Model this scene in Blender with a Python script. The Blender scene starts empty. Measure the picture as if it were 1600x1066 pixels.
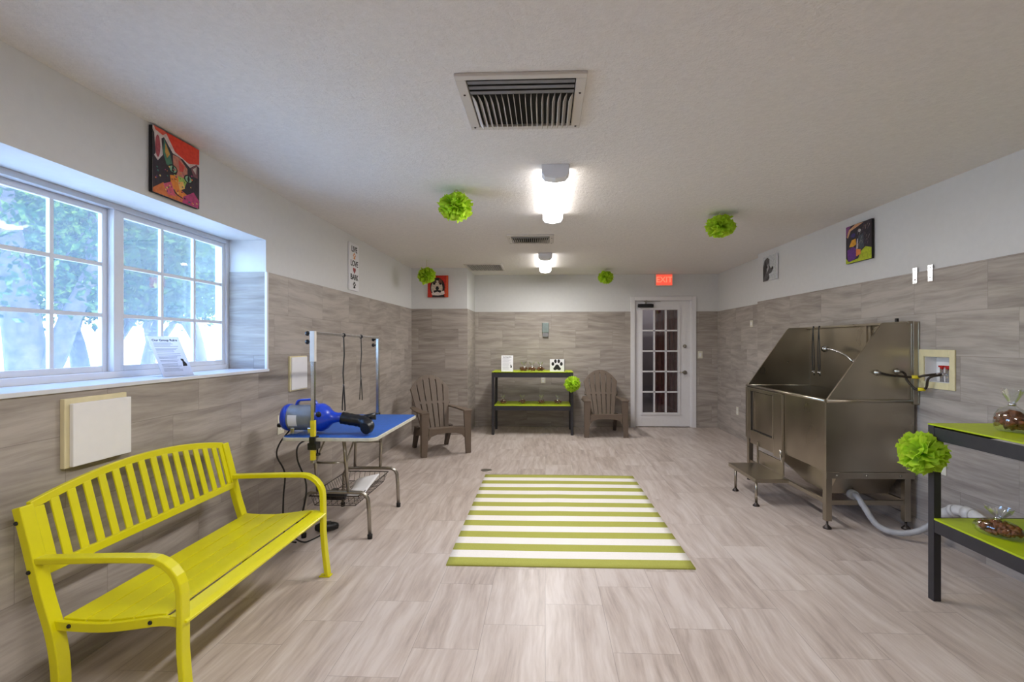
import bpy, bmesh, math, random
from mathutils import Vector, Matrix
R = math.radians
C = bpy.context.scene.collection
random.seed(7)

# ------------------------------------------------------------------ mesh builder
class MB:
    def __init__(s): s.v=[]; s.f=[]; s.m=[]; s.sm=[]; s.c=[]; s.mi=0; s.col=(1,1,1)
    def _add(s, vs, fs, smooth=False, M=None):
        b=len(s.v)
        for p in vs:
            p=Vector(p)
            if M is not None: p=M@p
            s.v.append(p)
        for f in fs:
            s.f.append([b+i for i in f]); s.m.append(s.mi); s.sm.append(smooth); s.c.append(s.col)
        return s
    def box(s,x0,x1,y0,y1,z0,z1,M=None):
        vs=[(x0,y0,z0),(x1,y0,z0),(x1,y1,z0),(x0,y1,z0),(x0,y0,z1),(x1,y0,z1),(x1,y1,z1),(x0,y1,z1)]
        return s._add(vs,[(0,3,2,1),(4,5,6,7),(0,1,5,4),(1,2,6,5),(2,3,7,6),(3,0,4,7)],False,M)
    def _frames(s,path,up):
        P=[Vector(p) for p in path]; n=len(P); T=[]
        for i in range(n):
            a=P[max(i-1,0)]; b=P[min(i+1,n-1)]; T.append((b-a).normalized())
        u=Vector(up)
        if abs(u.dot(T[0]))>.95: u=Vector((1,0,0)) if abs(T[0].x)<.9 else Vector((0,1,0))
        N=[]; cur=(u-T[0]*u.dot(T[0])).normalized()
        for i in range(n):
            cur=(cur-T[i]*cur.dot(T[i])).normalized(); N.append(cur.copy())
        return P,T,N
    def sweep(s,path,sec,up=(0,0,1),smooth=True,scale=None,M=None,cap=True):
        P,T,N=s._frames(path,up); k=len(sec); vs=[]; fs=[]
        for i,p in enumerate(P):
            B=T[i].cross(N[i]); q=scale[i] if scale else 1
            for (a,b) in sec: vs.append(p+B*a*q+N[i]*b*q)
        for i in range(len(P)-1):
            for j in range(k):
                j2=(j+1)%k; fs.append((i*k+j,i*k+j2,(i+1)*k+j2,(i+1)*k+j))
        s._add(vs,fs,smooth,M)
        if cap:
            b=len(s.v)-len(vs); e=b+(len(P)-1)*k
            s.f.append([b+j for j in range(k)][::-1]); s.m.append(s.mi); s.sm.append(False); s.c.append(s.col)
            s.f.append([e+j for j in range(k)]); s.m.append(s.mi); s.sm.append(False); s.c.append(s.col)
        return s
    def tube(s,path,r,n=12,scale=None,M=None):
        return s.sweep(path,[(r*math.cos(2*math.pi*j/n),r*math.sin(2*math.pi*j/n)) for j in range(n)],(0,0,1),True,scale,M)
    def bar(s,path,w,h,up=(0,0,1),M=None):
        return s.sweep(path,[(-w/2,-h/2),(w/2,-h/2),(w/2,h/2),(-w/2,h/2)],up,False,None,M)
    def lathe(s,prof,o=(0,0,0),axis='z',n=24,M=None,smooth=True):
        vs=[];fs=[]
        for (r,t) in prof:
            for j in range(n):
                a=2*math.pi*j/n; c,d=r*math.cos(a),r*math.sin(a)
                p={'z':(c,d,t),'x':(t,c,d),'y':(d,t,c)}[axis]
                vs.append((p[0]+o[0],p[1]+o[1],p[2]+o[2]))
        for i in range(len(prof)-1):
            for j in range(n):
                j2=(j+1)%n; fs.append((i*n+j,i*n+j2,(i+1)*n+j2,(i+1)*n+j))
        s._add(vs,fs,smooth,M); b=len(s.v)-len(vs)
        for ring,rev in ((0,True),(len(prof)-1,False)):
            if prof[ring][0]>1e-6:
                f=[b+ring*n+j for j in range(n)]; s.f.append(f[::-1] if rev else f); s.m.append(s.mi); s.sm.append(False); s.c.append(s.col)
        return s
    def prism(s,poly,a0,a1,axis='y',M=None):
        # poly: 2d points ; axis is the extrusion direction
        def P(p,t): return {'y':(p[0],t,p[1]),'x':(t,p[0],p[1]),'z':(p[0],p[1],t)}[axis]
        n=len(poly); vs=[P(p,a0) for p in poly]+[P(p,a1) for p in poly]
        fs=[tuple(range(n))[::-1],tuple(range(n,2*n))]+[(i,(i+1)%n,n+(i+1)%n,n+i) for i in range(n)]
        return s._add(vs,fs,False,M)
    def ball(s,c,rx,ry,rz,n=10,M=None):
        vs=[];fs=[]; k=max(4,n//2)
        for i in range(1,k):
            t=math.pi*i/k
            for j in range(n):
                a=2*math.pi*j/n; vs.append((c[0]+rx*math.sin(t)*math.cos(a),c[1]+ry*math.sin(t)*math.sin(a),c[2]-rz*math.cos(t)))
        for i in range(k-2):
            for j in range(n):
                j2=(j+1)%n; fs.append((i*n+j,i*n+j2,(i+1)*n+j2,(i+1)*n+j))
        b=len(vs); vs.append((c[0],c[1],c[2]-rz)); vs.append((c[0],c[1],c[2]+rz))
        for j in range(n):
            j2=(j+1)%n; fs.append((b,j2,j)); fs.append((b+1,(k-2)*n+j,(k-2)*n+j2))
        return s._add(vs,fs,True,M)
    def build(s,name,mats,parent=None,bevel=0,world=False,fix=True):
        me=bpy.data.meshes.new(name)
        off=Vector((0,0,0))
        if parent is not None and world:
            q=parent
            while q is not None: off+=q.location; q=q.parent
        elif parent is None and not world and s.v:
            xs=[p.x for p in s.v]; ys=[p.y for p in s.v]; zs=[p.z for p in s.v]
            off=Vector(((min(xs)+max(xs))/2,(min(ys)+max(ys))/2,min(zs)))
        me.from_pydata([tuple(p-off) for p in s.v],[],s.f)
        if not isinstance(mats,(list,tuple)): mats=[mats]
        for m in mats: me.materials.append(m)
        me.polygons.foreach_set('material_index',s.m)
        me.polygons.foreach_set('use_smooth',s.sm)
        if any(c!=(1,1,1) for c in s.c):
            ca=me.color_attributes.new('Col','FLOAT_COLOR','CORNER'); i=0
            for p,c in zip(me.polygons,s.c):
                for l in p.loop_indices: ca.data[l].color=(c[0],c[1],c[2],1)
        me.update()
        if fix:
            bm=bmesh.new(); bm.from_mesh(me); bmesh.ops.recalc_face_normals(bm,faces=bm.faces); bm.to_mesh(me); bm.free()
        o=bpy.data.objects.new(name,me); C.objects.link(o)
        if parent is not None: o.parent=parent
        elif not world: o.location=off
        if bevel:
            b=o.modifiers.new('Bevel','BEVEL'); b.width=bevel; b.segments=2; b.limit_method='ANGLE'; b.angle_limit=R(50)
        return o

def tag(o,label=None,cat=None,group=None,kind=None):
    if label: o['label']=label
    if cat: o['category']=cat
    if group: o['group']=group
    if kind: o['kind']=kind
    return o
def thing(name,label,cat,loc=(0,0,0),rz=0,group=None):
    o=bpy.data.objects.new(name,None); C.objects.link(o); o.location=loc; o.rotation_euler=(0,0,rz); o.empty_display_size=.1
    return tag(o,label,cat,group)
def copy_tree(o,parent=None):
    c=o.copy(); C.objects.link(c)
    if parent: c.parent=parent
    for ch in [x for x in bpy.data.objects if x.parent==o]: copy_tree(ch,c)
    return c
def arc(c,r,a0,a1,n,plane='xz',k=0):
    out=[]
    for i in range(n+1):
        a=R(a0+(a1-a0)*i/n); u,v=r*math.cos(a),r*math.sin(a)
        out.append({'xz':(c[0]+u,k,c[1]+v),'yz':(k,c[0]+u,c[1]+v),'xy':(c[0]+u,c[1]+v,k)}[plane])
    return out
def smooth_path(pts,n=6):
    P=[Vector(p) for p in pts]; out=[]
    for i in range(len(P)-1):
        p0=P[max(i-1,0)];p1=P[i];p2=P[i+1];p3=P[min(i+2,len(P)-1)]
        for k in range(n):
            t=k/n; out.append(.5*((2*p1)+(p2-p0)*t+(2*p0-5*p1+4*p2-p3)*t*t+(-p0+3*p1-3*p2+p3)*t**3))
    out.append(P[-1]); return out

# ------------------------------------------------------------------ materials
def srgb(r,g,b):
    f=lambda c:((c/255+.055)/1.055)**2.4 if c>10 else c/255/12.92
    return (f(r),f(g),f(b),1)
class NT:
    def __init__(s,name):
        s.mat=bpy.data.materials.new(name); s.mat.use_nodes=True; s.t=s.mat.node_tree; s.t.nodes.clear()
        s.out=s.t.nodes.new('ShaderNodeOutputMaterial')
    def n(s,typ,**kw):
        o=s.t.nodes.new(typ)
        for k,v in kw.items():
            if k=='ins':
                for a,b in v.items():
                    if hasattr(b,'is_linked') or isinstance(b,bpy.types.NodeSocket): s.t.links.new(b,o.inputs[a])
                    else: o.inputs[a].default_value=b
            else: setattr(o,k,v)
        return o
    def m(s,op,a,b=0,c=0):
        o=s.n('ShaderNodeMath',operation=op)
        for i,x in enumerate((a,b,c)):
            if isinstance(x,bpy.types.NodeSocket): s.t.links.new(x,o.inputs[i])
            else: o.inputs[i].default_value=x
        return o.outputs[0]
    def comb(s,x,y,z=0):
        o=s.n('ShaderNodeCombineXYZ')
        for i,q in enumerate((x,y,z)):
            if isinstance(q,bpy.types.NodeSocket): s.t.links.new(q,o.inputs[i])
            else: o.inputs[i].default_value=q
        return o.outputs[0]
    def mix(s,f,a,b,bt='MIX'):
        o=s.n('ShaderNodeMix',data_type='RGBA',blend_type=bt)
        for i,x in ((0,f),(6,a),(7,b)):
            if isinstance(x,bpy.types.NodeSocket): s.t.links.new(x,o.inputs[i])
            else: o.inputs[i].default_value=x
        return o.outputs[2]
    def ramp(s,f,stops):
        o=s.n('ShaderNodeValToRGB'); e=o.color_ramp.elements
        while len(e)<len(stops): e.new(.5)
        for i,(p,c) in enumerate(stops): e[i].position=p; e[i].color=c
        s.t.links.new(f,o.inputs[0]); return o.outputs[0]
    def link(s,a,b): s.t.links.new(a,b)

def plain(name,rgb,rough=.5,metal=0,noise=.06,nscale=20,bump=0,bscale=200,trans=0,coat=0,emis=None,es=0,spec=.5):
    t=NT(name); tc=t.n('ShaderNodeTexCoord')
    ns=t.n('ShaderNodeTexNoise',ins={'Vector':tc.outputs['Object'],'Scale':nscale,'Detail':3.0})
    c=srgb(*rgb); d=tuple(x*(1-noise*2) for x in c[:3])+(1,); l=tuple(min(1,x*(1+noise)) for x in c[:3])+(1,)
    col=t.ramp(ns.outputs['Fac'],[(.3,d),(.7,l)])
    b=t.n('ShaderNodeBsdfPrincipled',ins={'Base Color':col,'Roughness':rough,'Metallic':metal,'Coat Weight':coat,'Specular IOR Level':spec})
    if emis: b.inputs['Emission Color'].default_value=srgb(*emis); b.inputs['Emission Strength'].default_value=es
    if bump:
        n2=t.n('ShaderNodeTexNoise',ins={'Vector':tc.outputs['Object'],'Scale':bscale,'Detail':4.0})
        bm=t.n('ShaderNodeBump',ins={'Strength':bump,'Distance':.004,'Height':n2.outputs['Fac']}); t.link(bm.outputs[0],b.inputs['Normal'])
    sh=b.outputs[0]
    if trans:
        tr=t.n('ShaderNodeBsdfTranslucent',ins={'Color':col}); mx=t.n('ShaderNodeMixShader',ins={0:trans}); t.link(sh,mx.inputs[1]); t.link(tr.outputs[0],mx.inputs[2]); sh=mx.outputs[0]
    t.link(sh,t.out.inputs[0]); return t.mat

def tile_mat(name,across,along,offA,offL,dark,mid,light,rough=.4,W=.305,L=.61,groutc=(105,98,92),bright=1.0):
    t=NT(name); g=t.n('ShaderNodeTexCoord'); sp=t.n('ShaderNodeSeparateXYZ',ins={0:g.outputs['Object']})
    A=sp.outputs[across]; Lg=sp.outputs[along]
    c=t.m('DIVIDE',t.m('SUBTRACT',A,offA),W); col=t.m('FLOOR',c); fc=t.m('FRACT',c)
    tt=t.m('DIVIDE',t.m('SUBTRACT',t.m('SUBTRACT',Lg,offL),t.m('MULTIPLY',col,L/3)),L); row=t.m('FLOOR',tt); ft=t.m('FRACT',tt)
    wn=t.n('ShaderNodeTexWhiteNoise',noise_dimensions='2D',ins={'Vector':t.comb(col,row)}); rs=t.n('ShaderNodeSeparateColor',ins={0:wn.outputs['Color']})
    r1,r2,r3=rs.outputs[0],rs.outputs[1],rs.outputs[2]
    # wavy veins running along the tile, tilted a little differently in each tile
    warp=t.n('ShaderNodeTexNoise',ins={'Vector':t.comb(t.m('MULTIPLY_ADD',A,3.0,t.m('MULTIPLY',r1,30)),t.m('MULTIPLY_ADD',Lg,1.6,t.m('MULTIPLY',r2,20)),0),'Scale':1.0,'Detail':2.0})
    tilt=t.m('MULTIPLY',t.m('SUBTRACT',r3,.5),.14)
    a2=t.m('ADD',t.m('ADD',A,t.m('MULTIPLY',Lg,tilt)),t.m('MULTIPLY',warp.outputs['Fac'],.09))
    v=t.comb(t.m('MULTIPLY_ADD',a2,16.0,t.m('MULTIPLY',r2,50)),t.m('MULTIPLY_ADD',Lg,1.5,t.m('MULTIPLY',r1,40)),0)
    n1=t.n('ShaderNodeTexNoise',ins={'Vector':v,'Scale':1.0,'Detail':6.0,'Roughness':.62})
    v2=t.comb(t.m('MULTIPLY',a2,75.0),t.m('MULTIPLY_ADD',Lg,4.0,t.m('MULTIPLY',r3,9)),0)
    n2=t.n('ShaderNodeTexNoise',ins={'Vector':v2,'Scale':1.0,'Detail':3.0})
    f=t.m('ADD',t.m('MULTIPLY',n1.outputs['Fac'],.8),t.m('MULTIPLY',n2.outputs['Fac'],.2))
    f=t.m('ADD',f,t.m('MULTIPLY',t.m('SUBTRACT',r1,.5),.10))
    cc=t.ramp(f,[(.33,srgb(*dark)),(.46,srgb(*mid)),(.62,srgb(*light))])
    # tile edge mask
    e1=t.m('MULTIPLY',t.m('MINIMUM',fc,t.m('SUBTRACT',1.0,fc)),W); e2=t.m('MULTIPLY',t.m('MINIMUM',ft,t.m('SUBTRACT',1.0,ft)),L)
    e=t.m('MINIMUM',e1,e2); gm=t.m('LESS_THAN',e,.0014)
    cc=t.mix(t.m('MULTIPLY',gm,.5),cc,srgb(*groutc))
    b=t.n('ShaderNodeBsdfPrincipled',ins={'Base Color':cc,'Roughness':t.m('MULTIPLY_ADD',n2.outputs['Fac'],.15,rough-.07),'Specular IOR Level':.4})
    h=t.m('ADD',t.m('MULTIPLY',gm,-1.0),t.m('MULTIPLY',n2.outputs['Fac'],.15))
    bm=t.n('ShaderNodeBump',ins={'Strength':.25,'Distance':.002,'Height':h}); t.link(bm.outputs[0],b.inputs['Normal'])
    t.link(b.outputs[0],t.out.inputs[0]); return t.mat

TD,TM,TL=(138,129,122),(158,149,141),(180,171,163)
FD,FM,FL=(164,150,141),(187,173,164),(205,194,187)
M={}
M['floor']=tile_mat('floor tile',0,1,0.0,2.66,FD,FM,FL,.34,groutc=(118,108,100))
M['tileX']=tile_mat('wall tile side',2,1,1.92-.305*7,.2,TD,TM,TL,.42)
M['tileY']=tile_mat('wall tile back',2,0,1.92-.305*7,.1,TD,TM,TL,.42)
M['paint']=plain('white wall paint',(218,218,218),.6,noise=.01,bump=.1,bscale=120)
# ceiling: knockdown texture
t=NT('textured ceiling'); tc=t.n('ShaderNodeTexCoord')
n1=t.n('ShaderNodeTexNoise',ins={'Vector':tc.outputs['Object'],'Scale':38.0,'Detail':5.0,'Roughness':.6})
n2=t.n('ShaderNodeTexNoise',ins={'Vector':tc.outputs['Object'],'Scale':110.0,'Detail':3.0})
h=t.m('ADD',t.m('MULTIPLY',t.m('GREATER_THAN',n1.outputs['Fac'],.55),.0),t.m('ADD',n1.outputs['Fac'],t.m('MULTIPLY',n2.outputs['Fac'],.4)))
bp=t.n('ShaderNodeBump',ins={'Strength':.55,'Distance':.012,'Height':h})
b=t.n('ShaderNodeBsdfPrincipled',ins={'Base Color':t.ramp(n1.outputs['Fac'],[(.3,srgb(228,224,221)),(.7,srgb(236,232,229))]),'Roughness':.85,'Normal':bp.outputs[0]})
t.link(b.outputs[0],t.out.inputs[0]); M['ceil']=t.mat
M['white']=plain('white gloss paint',(228,226,228),.35,noise=.01)
M['vinyl']=plain('white vinyl window frame',(222,224,230),.4,noise=.01)
M['bench']=plain('yellow powder coat',(222,214,6),.38,noise=.02,nscale=8,coat=.15)
M['black']=plain('black plastic',(22,22,24),.4)
M['rubber']=plain('black rubber',(28,26,26),.7)
M['blue']=plain('blue plastic',(14,64,196),.3,coat=.3)
M['bluemat']=plain('blue ribbed rubber mat',(34,92,176),.5,bump=.3,bscale=300)
M['greybody']=plain('grey enamel',(128,134,140),.3,coat=.2)
M['trimwhite']=plain('pale plastic edging',(206,204,190),.45)
M['cream']=plain('cream plastic',(226,214,172),.5,noise=.03)
M['creamplate']=plain('pale cream wall plate',(220,216,198),.5,noise=.02)
M['cover']=plain('white cover panel',(238,236,236),.5,noise=.01)
M['shelfblack']=plain('charcoal shelf steel',(52,50,54),.5,metal=.2)
M['lime']=plain('lime shelf board',(172,190,14),.45,noise=.03)
M['tissue']=plain('lime tissue paper',(212,242,74),.8,trans=.55,noise=.10,nscale=30)
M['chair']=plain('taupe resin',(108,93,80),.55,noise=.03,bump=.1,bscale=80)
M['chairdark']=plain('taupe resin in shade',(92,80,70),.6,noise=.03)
M['paper']=plain('white paper',(232,232,236),.7,noise=.01)
M['backlit']=plain('backlit white paper',(240,240,246),.7,noise=.01,trans=.6)
M['ink']=plain('black ink',(24,22,26),.7)
M['greyink']=plain('grey print',(150,150,160),.7)
M['pvc']=plain('white pvc pipe',(214,212,210),.4)
M['hose']=plain('grey corrugated hose',(168,168,170),.5)
M['red']=plain('red valve handle',(190,30,26),.4)
M['yellow']=plain('yellow tape',(226,206,30),.5)
M['hosedark']=plain('dark brown hose',(44,32,22),.45)
M['brass']=plain('brass fitting',(150,110,60),.35,metal=.9)
M['treat']=plain('brown baked treat',(118,66,26),.6,noise=.3,nscale=60)
M['curtain']=plain('maroon curtain',(96,40,40),.8,noise=.1)
M['hall']=plain('grey hallway paint',(92,86,94),.8,noise=.02)
M['drain']=plain('dark drain grate',(70,62,58),.4,metal=.6)
M['duct']=plain('duct shade black',(26,26,26),.8)  # near-black colour stands for the shade inside the ducts
M['ventgrey']=plain('grey louver',(128,128,132),.5)
M['vent']=plain('off white vent enamel',(212,206,200),.45,noise=.01)
M['bark']=plain('tree bark',(70,62,66),.9,noise=.3,nscale=14,bump=.6,bscale=30)
M['ground']=plain('sunlit ground',(226,222,206),.9,noise=.12,nscale=3)
M['pale']=plain('pale sunlit masonry',(232,230,226),.9,noise=.02)
t=NT('chrome'); b=t.n('ShaderNodeBsdfPrincipled',ins={'Base Color':srgb(200,200,202),'Metallic':1.0,'Roughness':.18}); tc=t.n('ShaderNodeTexCoord')
nn=t.n('ShaderNodeTexNoise',ins={'Vector':tc.outputs['Object'],'Scale':30.0}); t.link(t.m('MULTIPLY_ADD',nn.outputs['Fac'],.12,.14),b.inputs['Roughness']); t.link(b.outputs[0],t.out.inputs[0]); M['chrome']=t.mat
M['nickel']=plain('brushed nickel tube',(170,164,154),.3,metal=1,noise=.03)
# stainless: brushed
t=NT('brushed stainless steel'); tc=t.n('ShaderNodeTexCoord'); mp=t.n('ShaderNodeMapping',ins={0:tc.outputs['Object'],3:(3.0,3.0,140.0)})
nn=t.n('ShaderNodeTexNoise',ins={'Vector':mp.outputs[0],'Scale':2.0,'Detail':4.0}); n3=t.n('ShaderNodeTexNoise',ins={'Vector':tc.outputs['Object'],'Scale':2.2,'Detail':2.0})
col=t.ramp(n3.outputs['Fac'],[(.3,srgb(158,149,134)),(.7,srgb(184,176,160))])
b=t.n('ShaderNodeBsdfPrincipled',ins={'Base Color':col,'Metallic':1.0,'Roughness':t.m('MULTIPLY_ADD',n3.outputs['Fac'],.10,.24)})
t.link(b.outputs[0],t.out.inputs[0]); M['steel']=t.mat
# vertex coloured painting
t=NT('printed canvas colours'); at=t.n('ShaderNodeVertexColor',layer_name='Col'); tc=t.n('ShaderNodeTexCoord')
nn=t.n('ShaderNodeTexNoise',ins={'Vector':tc.outputs['Object'],'Scale':45.0,'Detail':5.0})
cc=t.mix(.35,at.outputs['Color'],t.ramp(nn.outputs['Fac'],[(.35,(.25,.25,.25,1)),(.6,(.8,.8,.8,1))]),'OVERLAY')
b=t.n('ShaderNodeBsdfPrincipled',ins={'Base Color':cc,'Roughness':.6}); t.link(b.outputs[0],t.out.inputs[0]); M['art']=t.mat
# lamp lens
def emit(name,rgb,st):
    t=NT(name); e=t.n('ShaderNodeEmission',ins={'Color':srgb(*rgb),'Strength':st}); t.link(e.outputs[0],t.out.inputs[0]); return t.mat
M['capwhite']=plain('pale lamp end cap',(236,238,244),.5,noise=.01)
M['lens']=emit('glowing lamp lens',(255,250,246),9)
t=NT('glowing exit sign face'); b=t.n('ShaderNodeBsdfPrincipled',ins={'Base Color':srgb(240,90,70),'Roughness':.4,'Emission Color':srgb(250,96,74),'Emission Strength':.75}); t.link(b.outputs[0],t.out.inputs[0]); M['exit']=t.mat
t=NT('exit letters'); b=t.n('ShaderNodeBsdfPrincipled',ins={'Base Color':srgb(250,150,120),'Roughness':.4,'Emission Color':srgb(255,140,110),'Emission Strength':.8}); t.link(b.outputs[0],t.out.inputs[0]); M['exitl']=t.mat
# glass: clear, slightly hazy from dust
def glass(name,haze,gl=.06,hazecol=(.85,.93,1,1)):
    t=NT(name); tr=t.n('ShaderNodeBsdfTransparent',ins={'Color':(.97,.99,1,1)}); gs=t.n('ShaderNodeBsdfGlossy',ins={'Roughness':.03})
    lw=t.n('ShaderNodeLayerWeight',ins={'Blend':.25}); f=t.m('MULTIPLY_ADD',lw.outputs['Fresnel'],.35,gl)
    m1=t.n('ShaderNodeMixShader',ins={0:f}); t.link(tr.outputs[0],m1.inputs[1]); t.link(gs.outputs[0],m1.inputs[2]); sh=m1.outputs[0]
    if haze:
        tc=t.n('ShaderNodeTexCoord'); sp=t.n('ShaderNodeSeparateXYZ',ins={0:tc.outputs['Object']})
        nz=t.n('ShaderNodeTexNoise',ins={'Vector':tc.outputs['Object'],'Scale':3.0,'Detail':4.0})
        hz=t.m('MULTIPLY',t.m('ADD',t.m('MULTIPLY',nz.outputs['Fac'],.8),t.m('MULTIPLY',t.m('SUBTRACT',2.15,sp.outputs[2]),.55)),haze)
        tl=t.n('ShaderNodeBsdfTranslucent',ins={'Color':hazecol}); m2=t.n('ShaderNodeMixShader',ins={0:hz}); t.link(sh,m2.inputs[1]); t.link(tl.outputs[0],m2.inputs[2]); sh=m2.outputs[0]
    t.link(sh,t.out.inputs[0]); return t.mat
M['glass']=glass('dusty window glass',.042,.03)
M['doorglass']=glass('door glass',0,.08)
M['film']=glass('clear cellophane',.0,.07)
M['acrylic']=glass('clear acrylic',0,.08)
# leaves
t=NT('tree leaves'); oi=t.n('ShaderNodeTexCoord'); nn=t.n('ShaderNodeTexNoise',ins={'Vector':oi.outputs['Object'],'Scale':9.0,'Detail':6.0,'Roughness':.7})
col=t.ramp(nn.outputs['Fac'],[(.3,srgb(12,28,20)),(.5,srgb(34,64,36)),(.68,srgb(120,140,60))])
b=t.n('ShaderNodeBsdfDiffuse',ins={'Color':col}); tl=t.n('ShaderNodeBsdfTranslucent',ins={'Color':col}); mx=t.n('ShaderNodeMixShader',ins={0:.45}); t.link(b.outputs[0],mx.inputs[1]); t.link(tl.outputs[0],mx.inputs[2]); t.link(mx.outputs[0],t.out.inputs[0]); M['leaf']=t.mat
# rug
t=NT('rug stripes'); tc=t.n('ShaderNodeTexCoord'); nz=t.n('ShaderNodeTexNoise',ins={'Vector':tc.outputs['Object'],'Scale':180.0,'Detail':2.0})
sp=t.n('ShaderNodeSeparateXYZ',ins={0:tc.outputs['Object']})
f=t.m('MODULO',t.m('FLOOR',t.m('DIVIDE',t.m('ADD',sp.outputs[1],1.07),2.14/19)),2.0)
big=t.n('ShaderNodeTexNoise',ins={'Vector':tc.outputs['Object'],'Scale':3.0})
gr=t.mix(nz.outputs['Fac'],srgb(156,156,58),srgb(178,178,88)); wh=t.mix(nz.outputs['Fac'],srgb(226,220,214),srgb(244,240,234))
b=t.n('ShaderNodeBsdfPrincipled',ins={'Base Color':t.mix(f,gr,wh),'Roughness':.85})
bp=t.n('ShaderNodeBump',ins={'Strength':.3,'Distance':.003,'Height':nz.outputs['Fac']}); t.link(bp.outputs[0],b.inputs['Normal']); t.link(b.outputs[0],t.out.inputs[0]); M['rug']=t.mat

# ------------------------------------------------------------------ room
CEIL=2.54; TT=1.92; XL=-2.04; YB=8.3; YA=7.5; XA=-1.18; Y0=-2.6
YR=6.50; XR2=2.84
RWX,RWA=2.86,math.atan(.02)          # right wall: leans 1.15 degrees
def S(o): o['kind']='structure'; return o
S(MB().box(-2.6,3.2,Y0-.2,8.6,-.12,0).build('floor',M['floor'],world=True))
S(MB().box(-2.6,3.2,Y0-.2,8.6,CEIL,CEIL+.15).build('ceiling',M['ceil'],world=True))
W0,W1,WZ0,WZ1=1.69,3.56,1.21,2.155
m=MB(); xo=-2.405
m.box(xo,XL-.008,Y0,W0,0,CEIL); m.box(xo,XL-.008,W1,YB,0,CEIL); m.box(xo,XL-.008,W0,W1,0,WZ0-.02); m.box(xo,XL-.008,W0,W1,WZ1,CEIL)
m.mi=1
m.box(XL-.008,XL,Y0,W0-.001,0,TT); m.box(XL-.008,XL,W1+.004,YA,0,TT); m.box(XL-.008,XL,W0-.001,W1+.004,0,WZ0-.02)
m.mi=2
m.box(-2.32,XL-.01,W1-.006,W1+.0,WZ0,TT); m.box(-2.32,XL-.01,W0,W0+.006,WZ0,TT)
S(m.build('wall_left',[M['paint'],M['tileX'],M['tileY']],world=True))
m=MB(); m.box(-2.405,XA-.008,YA+.008,YB+.1,0,CEIL); m.mi=1; m.box(XL,XA,YA,YA+.008,0,TT); m.mi=2; m.box(XA-.008,XA,YA+.008,YB,0,TT)
S(m.build('wall_alcove',[M['paint'],M['tileY'],M['tileX']],world=True))
# back wall with door opening
D0,D1,DZ=1.45,2.455,2.135
m=MB(); yb=YB+.008
m.box(-1.3,D0,yb,yb+.12,0,CEIL); m.box(D1,3.2,yb,yb+.12,0,CEIL); m.box(D0,D1,yb,yb+.12,DZ+.03,CEIL)
m.mi=1; m.box(XA,D0,YB,yb,0,TT); m.box(D1,XR2,YB,yb,0,TT)
S(m.build('wall_back',[M['paint'],M['tileY']],world=True))
# right wall (slightly turned), with the valve box opening
VY0,VY1,VZ0,VZ1=3.53,3.755,1.12,1.30
Mr=Matrix.Translation((RWX,0,0))@Matrix.Rotation(RWA,4,'Z')
m=MB(); T2=1.93
def rw(m,x0,x1,z0,z1):
    m.box(x0,x1,Y0,VY0,z0,z1); m.box(x0,x1,VY1,YR,z0,z1)
    m.box(x0,x1,VY0,VY1,z0,VZ0); m.box(x0,x1,VY0,VY1,VZ1,z1)
rw(m,.008,.2,0,CEIL); m.mi=1; rw(m,0,.008,0,T2)
o=S(m.build('wall_right',[M['paint'],M['tileX']],world=True)); o.matrix_world=Mr
m=MB(); m.box(XR2+.008,3.1,YR+.02,YB+.1,0,CEIL); m.mi=1; m.box(XR2,XR2+.008,YR+.02,YB,0,TT)
S(m.build('wall_right',[M['paint'],M['tileX']],world=True))
S(MB().box(-2.5,3.2,Y0-.12,Y0,0,CEIL).build('wall_front',M['paint'],world=True))
o=S(MB().box(-.012,0,Y0,YR,0,.085).build('baseboard_right',M['tileX'],world=True)); o.matrix_world=Mr
# trims: window corner bead and sill
S(MB().box(XL-.012,XL+.004,W1-.008,W1+.012,WZ0,TT).build('trim_1',M['white'],world=True))
S(MB().box(-2.44,XL+.012,W0,W1+.012,WZ0-.02,WZ0).build('trim_2',M['vinyl'],world=True,bevel=.003))

# window
win=thing('window_1',None,None,(-2.31,(W0+W1)/2,WZ0)); win['kind']='structure'
m=MB(); xa,xb=-2.41,-2.325
m.box(xa,xb,W0,W0+.03,WZ0,WZ1); m.box(xa,xb,W1-.03,W1,WZ0,WZ1); m.box(xa,xb,W0+.03,W1-.03,WZ0,WZ0+.035); m.box(xa,xb,W0+.03,W1-.03,WZ1-.03,WZ1)
m.build('window_frame',M['vinyl'],win,bevel=.003,world=True)
MB().box(-2.405,-2.33,2.59,2.63,WZ0+.035,WZ1-.03).build('mullion',M['vinyl'],win,bevel=.003,world=True)
for (a,b,x) in ((W0+.03,2.59,-2.378),(2.63,W1-.03,-2.348)):
    m=MB(); za,zb=WZ0+.035,WZ1-.03; w=.032; d=.012
    m.box(x-d,x+d,a,a+w,za,zb); m.box(x-d,x+d,b-w,b,za,zb); m.box(x-d,x+d,a+w,b-w,za,za+w); m.box(x-d,x+d,a+w,b-w,zb-w,zb)
    s=m.build('sash',M['vinyl'],win,bevel=.003,world=True)
    m=MB(); ya,yb2,z0,z1=a+w,b-w,za+w,zb-w
    for k in (1,2):
        y=ya+(yb2-ya)*k/3; m.box(x-.009,x+.009,y-.010,y+.010,z0,z1)
        z=z0+(z1-z0)*k/3; m.box(x-.0082,x+.0082,ya,yb2,z-.010,z+.010)
    m.build('muntin_grid',M['vinyl'],s,world=True)
    MB().box(x-.002,x+.002,ya,yb2,z0,z1).build('pane',M['glass'],s,world=True)

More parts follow.
